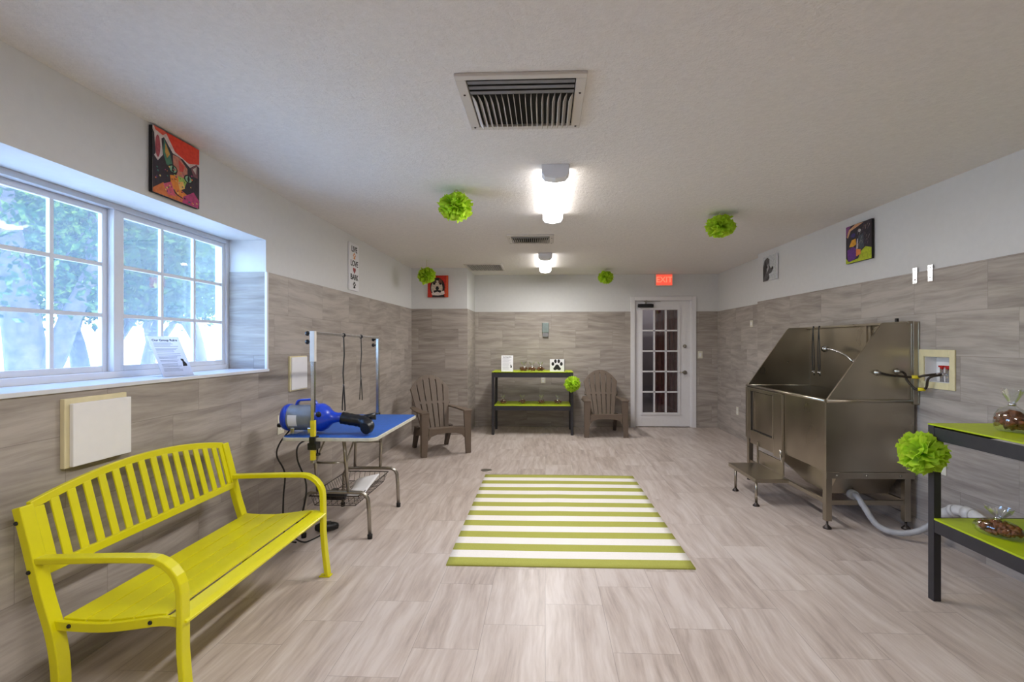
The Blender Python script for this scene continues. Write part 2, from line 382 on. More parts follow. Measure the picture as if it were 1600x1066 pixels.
# door
dr=thing('door_1',None,None,(1.95,YB,0)); dr['kind']='structure'
m=MB(); f=YB-.015
m.box(D0-.035,D0+.035,f,YB+.13,0,DZ+.035); m.box(D1-.035,D1+.035,f,YB+.13,0,DZ+.035); m.box(D0+.035,D1-.035,f,YB+.13,DZ-.035,DZ+.035)
m.box(D0+.035,D0+.05,YB+.01,YB+.13,0,DZ-.035); m.box(D1-.05,D1-.035,YB+.01,YB+.13,0,DZ-.035)
m.build('door_frame',M['white'],dr,bevel=.004,world=True)
m=MB(); a,b=1.49,2.415; g0,g1,h0,h1=1.60,2.215,.225,1.965; ya,yb2=YB+.03,YB+.07
m.box(a,g0,ya,yb2,.012,2.10); m.box(g1,b,ya,yb2,.012,2.10); m.box(g0,g1,ya,yb2,.012,h0); m.box(g0,g1,ya,yb2,h1,2.10)
leaf=m.build('door_panel',M['white'],dr,bevel=.002,world=True)
m=MB(); y0=YB+.018; y1=YB+.075; w=.035
m.box(g0-.02,g0+w-.02,y0,y1,h0-.02,h1+.02); m.box(g1-w+.02,g1+.02,y0,y1,h0-.02,h1+.02); m.box(g0+.015,g1-.015,y0,y1,h0-.02,h0+w-.02); m.box(g0+.015,g1-.015,y0,y1,h1-w+.02,h1+.02)
G0,G1,H0,H1=g0+.02,g1-.02,h0+.02,h1-.02
for k in (1,2): x=G0+(G1-G0)*k/3; m.box(x-.012,x+.012,y0+.004,y1-.004,H0,H1)
for k in range(1,5): z=H0+(H1-H0)*k/5; m.box(G0,G1,y0+.004,y1-.004,z-.012,z+.012)
m.build('muntin_grid',M['white'],leaf,world=True)
MB().box(G0,G1,YB+.044,YB+.048,H0,H1).build('pane',M['doorglass'],leaf,world=True)
m=MB(); m.lathe([(.03,0),(.03,-.02),(.016,-.03),(.016,-.05),(0,-.052)],(2.31,YB+.03,1.345),'y'); m.build('deadbolt',M['nickel'],leaf,world=True)
m=MB(); m.lathe([(.034,0),(.034,-.012),(.014,-.018),(.014,-.05),(0,-.05)],(2.315,YB+.03,.91),'y'); m.tube([(2.315,YB-.02,.91),(2.27,YB-.022,.912),(2.215,YB-.018,.918)],.011); m.build('door_handle',M['nickel'],leaf,world=True)
m=MB(); m.box(1.565,1.76,YB-.04,YB+.03,1.99,2.045); m.lathe([(.028,-.03),(.03,0),(.028,.03)],(1.565,YB-.005,2.017),'x'); m.lathe([(.028,-.03),(.03,0),(.028,.03)],(1.76,YB-.005,2.017),'x')
cl=m.build('door_closer',M['black'],dr,bevel=.004,world=True)
m=MB(); m.tube([(1.665,YB-.01,2.04),(1.665,YB-.01,2.085)],.012); m.bar([(1.63,YB-.02,2.085),(1.90,YB-.03,2.082)],.02,.008); m.bar([(1.63,YB-.02,2.09),(1.70,YB+.0,2.11)],.02,.008)
m.build('closer_arm',M['nickel'],cl,world=True)
# hallway behind the door
m=MB(); m.box(1.0,3.1,9.6,9.7,0,2.5); m.box(1.0,1.06,8.44,9.6,0,2.5); m.box(3.04,3.1,8.44,9.6,0,2.5); m.box(1.0,3.1,8.44,9.7,2.5,2.55); m.box(1.0,3.1,8.61,9.7,-.05,0)
S(m.build('wall_hallway',M['hall'],world=True))
m=MB(); pts=[]; n=60
for i in range(n+1):
    x=1.86+.62*i/n; pts.append((x,8.62+.022*math.sin(i*.95)))
m.prism(pts+[(x,y+.006) for x,y in pts[::-1]],.03,2.2,'z')
tag(m.build('curtain',M['curtain']),'maroon curtain hanging in folds behind the glass of the white door','curtain')

# ------------------------------------------------------------------ text
def text_mesh(name,body,size,mat,parent,loc,rot,ext=.0008,bold=0,sx=1,align='CENTER'):
    cu=bpy.data.curves.new(name,'FONT'); cu.body=body; cu.size=size; cu.align_x=align; cu.align_y='CENTER'; cu.extrude=ext; cu.offset=bold
    tmp=bpy.data.objects.new(name+'_t',cu); C.objects.link(tmp); bpy.context.view_layer.update()
    me=bpy.data.meshes.new_from_object(tmp.evaluated_get(bpy.context.evaluated_depsgraph_get())); bpy.data.objects.remove(tmp); bpy.data.curves.remove(cu)
    me.materials.clear(); me.materials.append(mat); me.name=name
    o=bpy.data.objects.new(name,me); C.objects.link(o); o.parent=parent; o.location=loc; o.rotation_euler=rot; o.scale=(sx,1,1); return o

# ------------------------------------------------------------------ ceiling lamps
def lamp(name,y0,y1,label,xc=.065,grp='LED ceiling lights'):
    t=thing(name,label,'ceiling light',(xc,(y0+y1)/2,CEIL-.09),0,grp)
    hw=.088; prof=[(-hw,0),(-hw,-.055),(-hw+.02,-.08),(0,-.092),(hw-.02,-.08),(hw,-.055),(hw,0)]
    pp=[(x,z+.09) for x,z in prof]
    m=MB(); L=(y1-y0)/2; 
    m.box(-hw+.01,hw-.01,-L+.1,L-.04,.055,.09); m.build('base_pan',M['white'],t)
    for s in (-1,1):
        m=MB(); e=.10 if s<0 else .03
        m.prism(pp,s*L,s*(L-e),'y'); m.build('end_cap',M['capwhite'],t,bevel=.004)
    m=MB(); q=[(x*.96,z*.97+.002) for x,z in pp]; m.prism(q,-L+.10,L-.03,'y'); m.build('lens',M['lens'],t)
    return t
lamp('ceiling_lamp',3.16,4.40,'long white glowing LED ceiling light nearer the camera, past the big vent')
lamp('ceiling_lamp',6.25,7.5,'long white glowing LED ceiling light at the far end, before the back wall',.0)
lamp('ceiling_lamp',-.2,1.02,'added long white LED ceiling light out of view behind the big vent, above the viewer')  # unseen lamp added to light the front of the room

# ------------------------------------------------------------------ vents
def register(xc,yc,w,d,label,split,nsl):
    t=thing('air_vent',label,'vent',(xc,yc,CEIL-.015),0,'louvered supply vents on the ceiling')
    iw,idp=w/2-.045,d/2-.035
    m=MB(); m.box(-w/2,w/2,-d/2,-idp,0,.0148); m.box(-w/2,w/2,idp,d/2,0,.0148); m.box(-w/2,-iw,-idp,idp,0,.0148); m.box(iw,w/2,-idp,idp,0,.0148)
    m.build('frame',M['vent'],t,bevel=.003)
    MB().box(-iw,iw,-idp,idp,.0135,.0145).build('duct_shade',M['duct'],t)  # flat dark sheet imitates the shade behind the louvers
    ys=-idp+2*idp*split
    for k in range(3):
        y=-idp+(ys+idp)*(k+.6)/3.2
        m=MB(); m.box(-iw+.005,iw-.005,-.0115,.0115,-.0015,.0015,Matrix.Translation((0,y,.004))@Matrix.Rotation(R(-4),4,'X')); m.build('louver',M['ventgrey'],t)
    for k in range(nsl):
        x=-iw+(2*iw)*(k+.5)/nsl; a=(-40+75*k/(nsl-1))
        m=MB(); hh=.017
        m.prism([(ys+.006,-.001+.012),(ys+.006,-.001-.004),(ys+.03,-.02),(idp-.004,-.02),(idp-.004,.012)],-.0015,.0015,'x',Matrix.Translation((x,0,0))@Matrix.Rotation(R(a),4,'Y')); m.build('fin',M['vent'],t)
    for sx in (-1,1):
        for yy in (-d/5,d/2-.03): MB().lathe([(.006,0),(.004,-.003)],(sx*(w/2-.022),yy,0),'z',8).build('screw',M['drain'],t)
    return t
register(-.105,2.345,.565,.53,'large white ceiling vent with louvers, closest to the camera',.3,18)
register(-.16,5.42,.50,.42,'small dark louvered ceiling vent between the two glowing lamps',.3,18)
t=thing('return_grille','white ceiling grille with diamond mesh near the alcove corner','vent',(-.905,7.44,CEIL-.012))
m=MB(); w,d=.25,.29
m.box(-w-.03,w+.03,-d-.03,-d,0,.0115); m.box(-w-.03,w+.03,d,d+.03,0,.0115); m.box(-w-.03,-w,-d,d,0,.0115); m.box(w,w+.03,-d,d,0,.0115); m.build('frame',M['vent'],t,bevel=.002)
MB().box(-w,w,-d,d,.0105,.0112).build('duct_shade',M['duct'],t)  # flat dark sheet imitates the shade behind the mesh
m=MB()
def clipline(x0,y0,dx,dy):
    ts=[]; lo,hi=-1e9,1e9
    for p,dd,a,b in ((x0,dx,-w,w),(y0,dy,-d,d)):
        t0,t1=(a-p)/dd,(b-p)/dd
        lo=max(lo,min(t0,t1)); hi=min(hi,max(t0,t1))
    return lo,hi
for k in range(-16,17):
    for sgn in (-1,1):
        lo,hi=clipline(k*.062,0,1,sgn*1.0)
        if hi-lo>.01: m.bar([(k*.062+lo,sgn*lo,.006),(k*.062+hi,sgn*hi,.006)],.009,.0012)
m.build('mesh_screen',M['vent'],t)

# exit sign
t=thing('exit_sign','small glowing red exit sign on the back wall above the door','sign',(1.955,YB-.02,2.34))
MB().box(-.14,.14,-.03,.026,0,.195).build('housing',M['vent'],t,bevel=.004)
MB().box(-.13,.13,-.035,-.03,.008,.187).build('sign_face',M['exit'],t)
text_mesh('lettering','EXIT',.13,M['exitl'],t,(0,-.0362,.098),(R(90),0,0),bold=.002)
# the glowing sign face tints the ceiling a little
# ------------------------------------------------------------------ wall art
def P2(m,pts,col,z):      # flat polygon in local (x right, y up), layer z
    m.col=tuple(srgb(*col)[:3]); n=len(pts)
    m._add([(p[0],-z,p[1]) for p in pts],[tuple(range(n))])
def ell(cx,cy,rx,ry,n=16,a0=0): return [(cx+rx*math.cos(2*math.pi*k/n+a0),cy+ry*math.sin(2*math.pi*k/n+a0)) for k in range(n)]
def canvas(name,label,w,h,loc,rz,draw,side,group=None,th=.02,cat='picture'):
    t=thing(name,label,cat,loc,rz,group)
    MB().box(-w/2,w/2,-th,0,0,h).build('canvas',side,t,bevel=.001)
    m=MB(); 
    def D(pts,col,layer): P2(m,[((x-.5)*w,y*h) for x,y in pts],col,th+.0006+layer*.0004)
    draw(D); m.build('painting',M['art'],t,fix=False); return t
rnd=random.Random(3)
def cat(D):
    D([(0,0),(1,0),(1,1),(0,1)],(214,196,190),0)
    D([(.25,1),(1,1),(1,.75),(.75,.68),(.45,.76)],(226,60,34),1)
    D([(.02,1),(.3,1),(.2,.92),(.05,.95)],(224,90,70),1)
    D(ell(.10,.72,.05,.17),(168,74,80),1)
    D([(0,.94),(.03,.9),(.06,.6),(0,.52)],(40,34,40),1)
    D([(0,0),(1,0),(1,.70),(.92,.72),(.78,.62),(.62,.7),(.40,.72),(.22,.9),(.17,.86),(.2,.62),(.10,.5),(0,.58)],(44,34,44),2)
    D([(.22,.88),(.34,.7),(.42,.45),(.27,.5),(.2,.66)],(70,120,96),3)
    D([(.245,.82),(.34,.68),(.28,.6),(.24,.68)],(196,150,70),4)
    D([(.80,.62),(.95,.74),(.96,.5),(.86,.5)],(120,74,80),3)
    D([(.84,.62),(.93,.69),(.92,.55)],(196,180,170),4)
    D([(.40,.70),(.55,.70),(.72,.58),(.72,.44),(.52,.36),(.42,.46)],(190,120,100),3)
    D([(.52,.66),(.66,.6),(.62,.5),(.54,.48)],(206,74,60),4)
    D([(.42,.40),(.72,.40),(.66,.26),(.50,.24)],(150,180,84),4)
    D([(.34,.36),(.5,.40),(.56,.2),(.8,.12),(.76,.05),(.5,.1),(.36,.2)],(224,130,44),5)
    D([(.5,.30),(.62,.34),(.66,.24),(.55,.18)],(232,176,96),6)
    for cx,cy in ((.40,.47),(.74,.42)):
        D(ell(cx,cy,.10,.07),(20,22,24),5); D(ell(cx,cy,.075,.05),(132,176,140),6); D(ell(cx,cy,.025,.05),(16,20,20),7)
    D([(0,.06),(.2,.2),(.5,.08),(1,.0),(0,0)],(206,110,52),5)
    D([(.2,.18),(.36,.26),(.46,.06),(.3,.04)],(206,84,110),6)
    D([(.62,.1),(.86,.24),(1,.12),(.96,.0),(.6,.0)],(178,60,110),6)
    for i in range(60):
        x,y=rnd.uniform(.04,.94),rnd.uniform(.03,.5); s=rnd.uniform(.008,.02)
        D(ell(x,y,s,s*.8,6),rnd.choice([(222,120,60),(170,60,120),(60,110,96),(226,190,110),(30,26,30),(90,50,110)]),8)
canvas('canvas_picture','colorful cat portrait canvas with red top above the window',.345,.345,(XL-.005,2.652,2.183),R(90),cat,M['ink'])
def bull(D):
    D([(0,0),(1,0),(1,1),(0,1)],(196,44,30),0)
    D([(.85,0),(1,0),(1,1),(.92,1)],(214,84,44),1)
    D(ell(.48,.45,.36,.45,22),(36,30,28),1)
    D(ell(.45,.42,.28,.36,22),(196,178,160),2)
    D([(.25,.62),(.44,.66),(.40,.84),(.28,.78)],(70,54,48),3); D([(.52,.66),(.72,.62),(.70,.8),(.56,.86)],(110,66,50),3)
    D(ell(.32,.62,.06,.05),(18,16,16),4); D(ell(.62,.62,.06,.05),(18,16,16),4)
    D([(.42,.50),(.52,.50),(.56,.38),(.47,.3),(.38,.38)],(16,14,14),4)
    D([(.28,.30),(.47,.34),(.68,.3),(.62,.2),(.47,.26),(.32,.2)],(24,20,20),4)
    D([(.18,.16),(.3,.26),(.66,.26),(.8,.3),(.84,.16),(.6,.04),(.3,.03)],(222,206,196),3)
    D([(.2,.0),(.84,.0),(.8,.12),(.5,.08),(.25,.1)],(40,34,32),4)
canvas('canvas_picture','red canvas with black and white bulldog face on the alcove wall',.315,.33,(-1.63,YA-.0,2.095),R(-2),bull,M['red'])
def bwdog(D):
    D([(0,0),(1,0),(1,1),(0,1)],(196,200,202),0)
    D([(0,0),(.0,.6),(.12,.86),(.34,.95),(.5,.84),(.5,.6),(.62,.46),(.72,.52),(.8,.44),(.66,.3),(.46,.26),(.5,.1),(.4,0)],(84,82,84),1)
    D([(.05,.5),(.2,.84),(.3,.6),(.2,.3),(.06,.1)],(44,42,44),2); D(ell(.30,.56,.07,.05),(20,20,20),3); D(ell(.72,.47,.07,.06),(26,24,26),3)
    D([(.3,.3),(.45,.5),(.42,.7),(.32,.6)],(170,168,170),2); D([(.1,0),(.5,.2),(.46,.05),(.3,0)],(60,58,60),2)
def popdog(D):
    D([(0,0),(1,0),(1,1),(0,1)],(44,38,50),0)
    D([(0,1),(.2,1),(.06,.8),(0,.7)],(132,70,130),1)
    D([(.04,.72),(.12,.9),(.4,1),(.7,.98),(.5,.93),(.2,.86),(.08,.68)],(214,160,120),2)
    D([(0,0),(0,.16),(.12,.04),(.5,.08),(.62,.26),(.78,.34),(1,.28),(1,0)],(170,184,30),2)
    D([(.08,.08),(.06,.36),(.3,.42),(.42,.34),(.40,.10),(.2,.04)],(96,44,130),3)
    D([(.14,.44),(.24,.60),(.4,.62),(.42,.46),(.3,.42)],(222,160,44),3)
    D([(.42,.34),(.6,.3),(.6,.18),(.42,.14)],(226,130,60),4)
    D([(.42,.34),(.46,.6),(.5,.6),(.5,.34)],(180,176,190),4); D([(.5,.66),(.7,.7),(.72,.34),(.56,.3)],(60,74,86),3)
    D(ell(.3,.72,.09,.06),(60,50,110),3); D(ell(.55,.8,.06,.04),(190,190,190),4)
    for i in range(60):
        x,y=rnd.uniform(.45,.96),rnd.uniform(.42,.97); D([(x,y),(x+.012,y+.01),(x-.02,y-.07)],rnd.choice([(196,170,150),(150,120,110),(210,200,196),(90,70,110)]),5)
def rwall(y,z,off=0):     # point on the right wall
    return (RWX-.02*y-off,y,z)
def onrw(w):  return RWA+R(-90)
canvas('canvas_picture','small black and white dog picture high on the right wall',.34,.30,rwall(6.13,2.16),onrw(0),bwdog,M['paper'])
canvas('canvas_picture','colorful dark dog canvas with purple nose on the right wall',.345,.335,rwall(4.475,2.118),onrw(0),popdog,M['ink'])
# narrow sign on the left wall
t=thing('wall_sign','narrow white sign reading LIVE LOVE BARK on the left wall','sign',(XL-.008,5.2,1.955),R(90))
MB().box(-.13,.13,-.018,0,0,.50).build('board',M['paper'],t,bevel=.003)
for b_,z in (('LIVE',.435),('LOVE',.285),('BARK',.14)): text_mesh('lettering',b_,.085,M['ink'],t,(0,-.019,z),(R(90),0,0),bold=.001)
def heart(m,cx,cz,s,y):
    pts=[]
    for k in range(24):
        a=2*math.pi*k/24; pts.append((cx+s*16*math.sin(a)**3/17,cz+s*(13*math.cos(a)-5*math.cos(2*a)-2*math.cos(3*a)-math.cos(4*a))/17))
    m.prism(pts,y,y-.001,'y')
def paw(m,cx,cz,s,y):
    for dx,dz,rx,rz in ((-.62,.22,.2,.27),(-.24,.62,.19,.28),(.24,.62,.19,.28),(.62,.22,.2,.27)): m.prism(ell(cx+dx*s,cz+dz*s,rx*s,rz*s),y,y-.001,'y')
    m.prism([(cx+x*s,cz+z*s) for x,z in ((-.52,-.62),(-.55,-.42),(-.36,-.2),(-.2,.08),(0,.16),(.2,.08),(.36,-.2),(.55,-.42),(.52,-.62),(.3,-.7),(0,-.58),(-.3,-.7))],y,y-.001,'y')
m=MB(); paw(m,0,.362,.042,-.0185); m.build('orange_print',plain('orange print',(226,150,90),.6),t)
m=MB(); heart(m,0,.215,.04,-.0185); m.build('heart',plain('dusty red print',(160,70,72),.6),t)
m=MB(); paw(m,0,.055,.045,-.0185); m.build('paw_print',M['ink'],t)

# ------------------------------------------------------------------ wall plates
def cover(loc,rz,w,h,label,name='access_panel'):
    t=thing(name,label,'wall panel',loc,rz)
    MB().box(-w/2,w/2,-.022,0,0,h).build('backing_frame',M['cream'],t,bevel=.003)
    MB().box(-w/2+.02,w/2+.006,-.04,-.022,.004,h-.022).build('cover_plate',M['cover'],t,bevel=.003)
    return t
cover((XL,2.16,.868),R(90),.31,.295,'large white square cover panel on the left wall behind the bench')
t=thing('access_panel','white square cover panel with thin cream frame on the left wall beside the window','wall panel',(XL,4.0,1.012),R(90))
MB().box(-.14,.14,-.015,0,0,.28).build('backing_frame',M['cream'],t,bevel=.002); MB().box(-.125,.13,-.024,-.015,.01,.272).build('cover_plate',M['cover'],t,bevel=.003)
def plate(loc,rz,label,kind='outlet',w=.075,h=.118,name=None,cat='outlet'):
    t=thing(name or kind,label,cat,loc,rz)
    MB().box(-w/2,w/2,-.006,0,0,h).build('cover_plate',M['creamplate'],t,bevel=.002)
    if kind=='outlet':
        for z in (h*.3,h*.7):
            m=MB(); m.lathe([(.016,0),(.015,-.0025)],(0,-.006,z),'y',16); s=m.build('socket',M['cover'],t)
            m=MB(); m.box(-.007,-.005,-.0092,-.0085,z-.004,z+.005); m.box(.005,.007,-.0092,-.0085,z-.004,z+.005); m.build('slots',M['ink'],s)
    else:
        m=MB(); m.box(-.016,.016,-.010,-.006,h*.24,h*.76); m.build('rocker',M['cover'],t,bevel=.001)
    return t
plate((XL,3.745,.70),R(90),'cream outlet plate on the left wall behind the blue dryer',w=.09,h=.145)
plate((2.555,YB,1.145),0,'cream light switch beside the white door','light_switch',cat='light switch')
plate((-.035,YB,.725),0,'outlet on the back wall seen between the two lime shelves')
plate((XR2,7.45,.335),R(-90),'white outlet low on the right wall near the far corner')
plate(rwall(3.60,.475),onrw(0),'white outlet on the right wall behind the black shelf post',w=.075,h=.118)
plate((XR2,6.95,1.62),R(-90),'small cream plate high on the right wall before the corner','light_switch',w=.09,h=.09,name='wall_plate',cat='wall plate')
t=thing('wall_dispenser','small grey metal box on the back wall above the far shelf','dispenser',(.003,YB,1.50))
MB().box(-.055,.055,-.05,0,.07,.235).build('body',plain('grey green metal',(128,140,138),.35,metal=.5),t,bevel=.005)
MB().box(-.048,.048,-.044,0,0,.068).build('lower_cup',M['ventgrey'],t,bevel=.005)
for y,l in ((3.845,'chrome wall bracket at the tile top edge, nearer the bathing tub'),(3.70,'chrome wall bracket at the tile top edge, farther from the tub')):
    t=thing('wall_bracket',l,'bracket',rwall(y,1.845),onrw(0),None)
    MB().box(-.022,.022,-.006,0,0,.12).build('plate',M['chrome'],t,bevel=.001)
    for q in (.03,.1): MB().lathe([(.005,0),(.004,-.003)],(0,-.006,q),'y',8).build('screw',M['drain'],t)

# floor drain
t=thing('floor_drain','small round dark floor drain behind the rug corner','drain',(-.647,5.431,0))
m=MB(); m.lathe([(.06,0),(.06,.002),(.048,.0025)],(0,0,0),'z',28); m.build('ring',M['nickel'],t)
m=MB(); m.lathe([(.047,.0005),(.047,.002)],(0,0,0),'z',28)
m.build('grate',M['drain'],t)

# ------------------------------------------------------------------ rug
m=MB(); nx,ny=24,42; vs=[];fs=[]; rr=random.Random(5)
w,l=1.55,2.14
for j in range(ny+1):
    for i in range(nx+1):
        x=-w/2+w*i/nx; y=-l/2+l*j/ny
        z=.008+.0012*math.sin(x*3+y*1.7)+.002*math.exp(-((x+.05)/.12)**2)*max(0,math.sin(y*2.2+1))
        vs.append((x,y,z))
for j in range(ny):
    for i in range(nx): a=j*(nx+1)+i; fs.append((a,a+1,a+nx+2,a+nx+1))
m._add(vs,fs,True); b0=len(m.v)
ring=[j for j in range(nx+1)]+[(nx+1)*j+nx for j in range(1,ny+1)]+[(nx+1)*ny+nx-i for i in range(1,nx+1)]+[(nx+1)*(ny-j) for j in range(1,ny)]
m._add([(vs[i][0],vs[i][1],.0005) for i in ring],[]); k=len(ring)
for i in range(k): m.f.append([ring[i],ring[(i+1)%k],b0+(i+1)%k,b0+i]); m.m.append(0); m.sm.append(False); m.c.append((1,1,1))
rug=m.build('area_rug',M['rug'],world=True); rug.location=(.147,4.165,0); rug.rotation_euler=(0,0,R(.3))
tag(rug,'green and white striped rug lying in the middle of the floor','rug')

# ------------------------------------------------------------------ bench
YN,YF=1.775,2.93
bt=thing('garden_bench','bright yellow metal bench with slatted back against the left wall','bench',(-1.6,(YN+YF)/2,0))
def fr(y,sgn):
    p=smooth_path([(-1.95,y,.79),(-1.905,y,.62),(-1.865,y,.46),(-1.825,y,.33),(-1.805,y,.22),(-1.80,y,.10),(-1.815,y,.006)],4)
    MB().bar(p,.052,.034,up=(1,0,0)).build('rear_post',M['bench'],bt,bevel=.004,world=True)
    q=[(-1.885,y,.592),(-1.6,y,.603),(-1.46,y,.605)]+[(-1.46+.125*math.sin(R(a)),y,.48+.125*math.cos(R(a))) for a in range(15,91,15)]+[(-1.333,y,.40),(-1.333,y,.27),(-1.322,y,.14),(-1.305,y,.006)]
    MB().bar(q,.046,.024,up=(0,0,1)).build('armrest',M['bench'],bt,bevel=.005,world=True)
    for x in (-1.815,-1.315): MB().box(x-.035,x+.03,y-.022,y+.022,.001,.006).build('foot_tab',M['bench'],bt,world=True)
    m=MB(); q=smooth_path([(-1.83,y,.352),(-1.72,y,.346),(-1.62,y,.347),(-1.53,y,.358),(-1.43,y,.373),(-1.38,y,.375),(-1.335,y,.368)],4)
    m.bar(q,.018,.034); m.build('seat_rail',M['bench'],bt,bevel=.003,world=True)
    for x,z in ((-1.945,.735),(-1.897,.555),(-1.76,.352),(-1.45,.372)): MB().lathe([(.008,0),(.007,-.004 if sgn<0 else .004)],(x,y+sgn*(.027 if z>.5 else .0095),z),'y',10).build('bolt',M['black'],bt,world=True)
fr(YN,-1); fr(YF,1)
curve=[(-1.83,.376),(-1.72,.369),(-1.62,.370),(-1.53,.381),(-1.43,.396),(-1.38,.398),(-1.335,.390),(-1.31,.378)]
def cz(x):
    for (a,b),(c,d) in zip(curve,curve[1:]):
        if a<=x<=c: return b+(d-b)*(x-a)/(c-a)
    return curve[-1][1]
for a,b in ((-1.80,-1.714),(-1.708,-1.622),(-1.616,-1.530),(-1.524,-1.402),(-1.380,-1.312)):
    xs=[a+(b-a)*k/6 for k in range(7)]; pts=[(x,cz(x)) for x in xs]+[(x,cz(x)-.010) for x in xs[::-1]]
    MB().prism(pts,YN+(-.008 if a>-1.4 else .009),YF-.009,'y').build('seat_slat',M['bench'],bt,bevel=.002,world=True)
def bx(z): return -1.888-(z-.55)*.262
def atop(y): return .795+.066*(1-((y-(YN+YF)/2)/.575)**2)
m=MB(); P=[]
for k in range(25): y=YN+.02+(YF-YN-.04)*k/24; z=atop(y); P.append((bx(z)+.006,y,z-.016))
m.bar(P,.018,.034); m.build('top_rail',M['bench'],bt,bevel=.003,world=True)
m=MB(); m.bar([(bx(.545)+.006,YN+.02,.545),(bx(.545)+.006,YF-.02,.545)],.018,.036); m.build('lower_rail',M['bench'],bt,bevel=.003,world=True)
NS=14
for k in range(NS):
    y=YN+.115+(YF-YN-.21)*(k)/(NS-1)*1.0; zt=atop(y)-.03
    MB().bar([(bx(.56)+.004,y,.56),(bx(zt)+.004,y,zt)],.036,.008,up=(1,0,0)).build('back_slat',M['bench'],bt,bevel=.002,world=True)
for y,w in ((YN+.045,.05),(YF-.04,.03)):
    zt=atop(y)-.03; MB().bar([(bx(.56)+.004,y,.56),(bx(zt)+.004,y,zt)],w,.010,up=(1,0,0)).build('end_plate',M['bench'],bt,bevel=.002,world=True)

# ------------------------------------------------------------------ grooming table
TZ=.765
gt=thing('grooming_table','folding grooming table with a blue rubber top by the left wall','table',(-1.48,3.8,0))
def rrect(x0,x1,y0,y1,r,n=6):
    out=[]
    for cx,cy,a0 in ((x1-r,y1-r,0),(x0+r,y1-r,90),(x0+r,y0+r,180),(x1-r,y0+r,270)):
        for k in range(n+1): a=R(a0+90*k/n); out.append((cx+r*math.cos(a),cy+r*math.sin(a)))
    return out
tx0,tx1,ty0,ty1=-1.79,-1.135,3.27,4.36
MB().prism(rrect(tx0,tx1,ty0,ty1,.06),TZ-.026,TZ-.003,'z').build('tabletop',M['trimwhite'],gt,bevel=.003,world=True)
MB().prism(rrect(tx0+.008,tx1-.008,ty0+.008,ty1-.008,.055),TZ-.003,TZ,'z').build('rubber_mat',M['bluemat'],gt,world=True)
for y,ytop in ((3.50,3.42),(4.19,4.22)):
    m=MB(); zb=.33
    p=[(-1.735,y,.02),(-1.728,y,.2)]+[(-1.66-.065*math.cos(R(a)),y,.265+.065*math.sin(R(a))) for a in (15,45,75)]+[(-1.60,y,zb),(-1.40,y,zb)]+[(-1.33+.065*math.cos(R(a)),y,.265+.065*math.sin(R(a))) for a in (75,45,15)]+[(-1.26,y,.2),(-1.253,y,.02)]
    m.tube(p,.014); 
    for x in (-1.63,-1.41): m.tube([(x,y,zb),(x,ytop,TZ-.026)],.0125)
    m.tube([(-1.63,(y+ytop)/2,.55),(-1.41,(y+ytop)/2,.55)],.008)
    m.tube([(-1.63,(y+ytop)/2,.55),(-1.63,3.8+(ytop-3.8)*.35,TZ-.03)],.007); m.tube([(-1.41,(y+ytop)/2,.55),(-1.41,3.8+(ytop-3.8)*.35,TZ-.03)],.007)
    lg=m.build('leg_frame',M['nickel'],gt,world=True)
    for x in (-1.735,-1.253):
        m=MB(); m.lathe([(.017,.0),(.018,.03),(.015,.034)],(x,y,0),'z',14); m.build('rubber_foot',M['rubber'],lg,world=True)
# wire basket
m=MB(); bx0,bx1,by0,by1,bz0,bz1=-1.70,-1.34,3.50,4.19,.225,.30
loop=[(bx0,by0,bz1),(bx1,by0,bz1),(bx1,by1,bz1),(bx0,by1,bz1),(bx0,by0,bz1)]
for a,b in zip(loop,loop[1:]): m.tube([a,b],.004,6)
lo=[(bx0+.03,by0+.03,bz0),(bx1-.03,by0+.03,bz0),(bx1-.03,by1-.03,bz0),(bx0+.03,by1-.03,bz0),(bx0+.03,by0+.03,bz0)]
for a,b in zip(lo,lo[1:]): m.tube([a,b],.003,6)
for k in range(17):
    y=by0+.03+(by1-by0-.06)*k/16; m.tube([(bx0,y,bz1),(bx0+.03,y,bz0),(bx1-.03,y,bz0),(bx1,y,bz1)],.0018,5)
for k in range(8):
    x=bx0+.03+(bx1-bx0-.06)*k/7; m.tube([(x,by0,bz1),(x,by0+.03,bz0),(x,by1-.03,bz0),(x,by1,bz1)],.0018,5)
m.build('wire_basket',M['drain'],gt,world=True)
# things in basket
m=MB(); n=8; vs=[];fs=[]
for j in range(n+1):
    for i in range(n+1):
        vs.append((-.085+.17*i/n,-.12+.22*j/n,.0+.035*(i/n)+.095*(j/n)+.01*math.sin(j*1.3)*(1-i/n)))
for j in range(n):
    for i in range(n): a=j*(n+1)+i; fs.append((a,a+1,a+n+2,a+n+1))
m._add(vs,fs,True)
o=m.build('folded_leaflet',M['paper'],world=True); o.location=(-1.40,3.74,.25); o.rotation_euler=(0,0,R(-12))
so=o.modifiers.new('Solidify','SOLIDIFY'); so.thickness=.008; tag(o,'white folded leaflet lying in the wire basket under the blue table','leaflet')
m=MB(); m.lathe([(.0,-.09),(.03,-.085),(.036,0),(.03,.085),(0,.09)],(0,0,.037),'x',14); m.box(-.02,.02,-.03,.03,.06,.085)
o=m.build('clipper_case',M['black'],world=True,bevel=.003); o.location=(-1.565,3.63,.229); tag(o,'black oblong case in the near end of the wire basket','case')

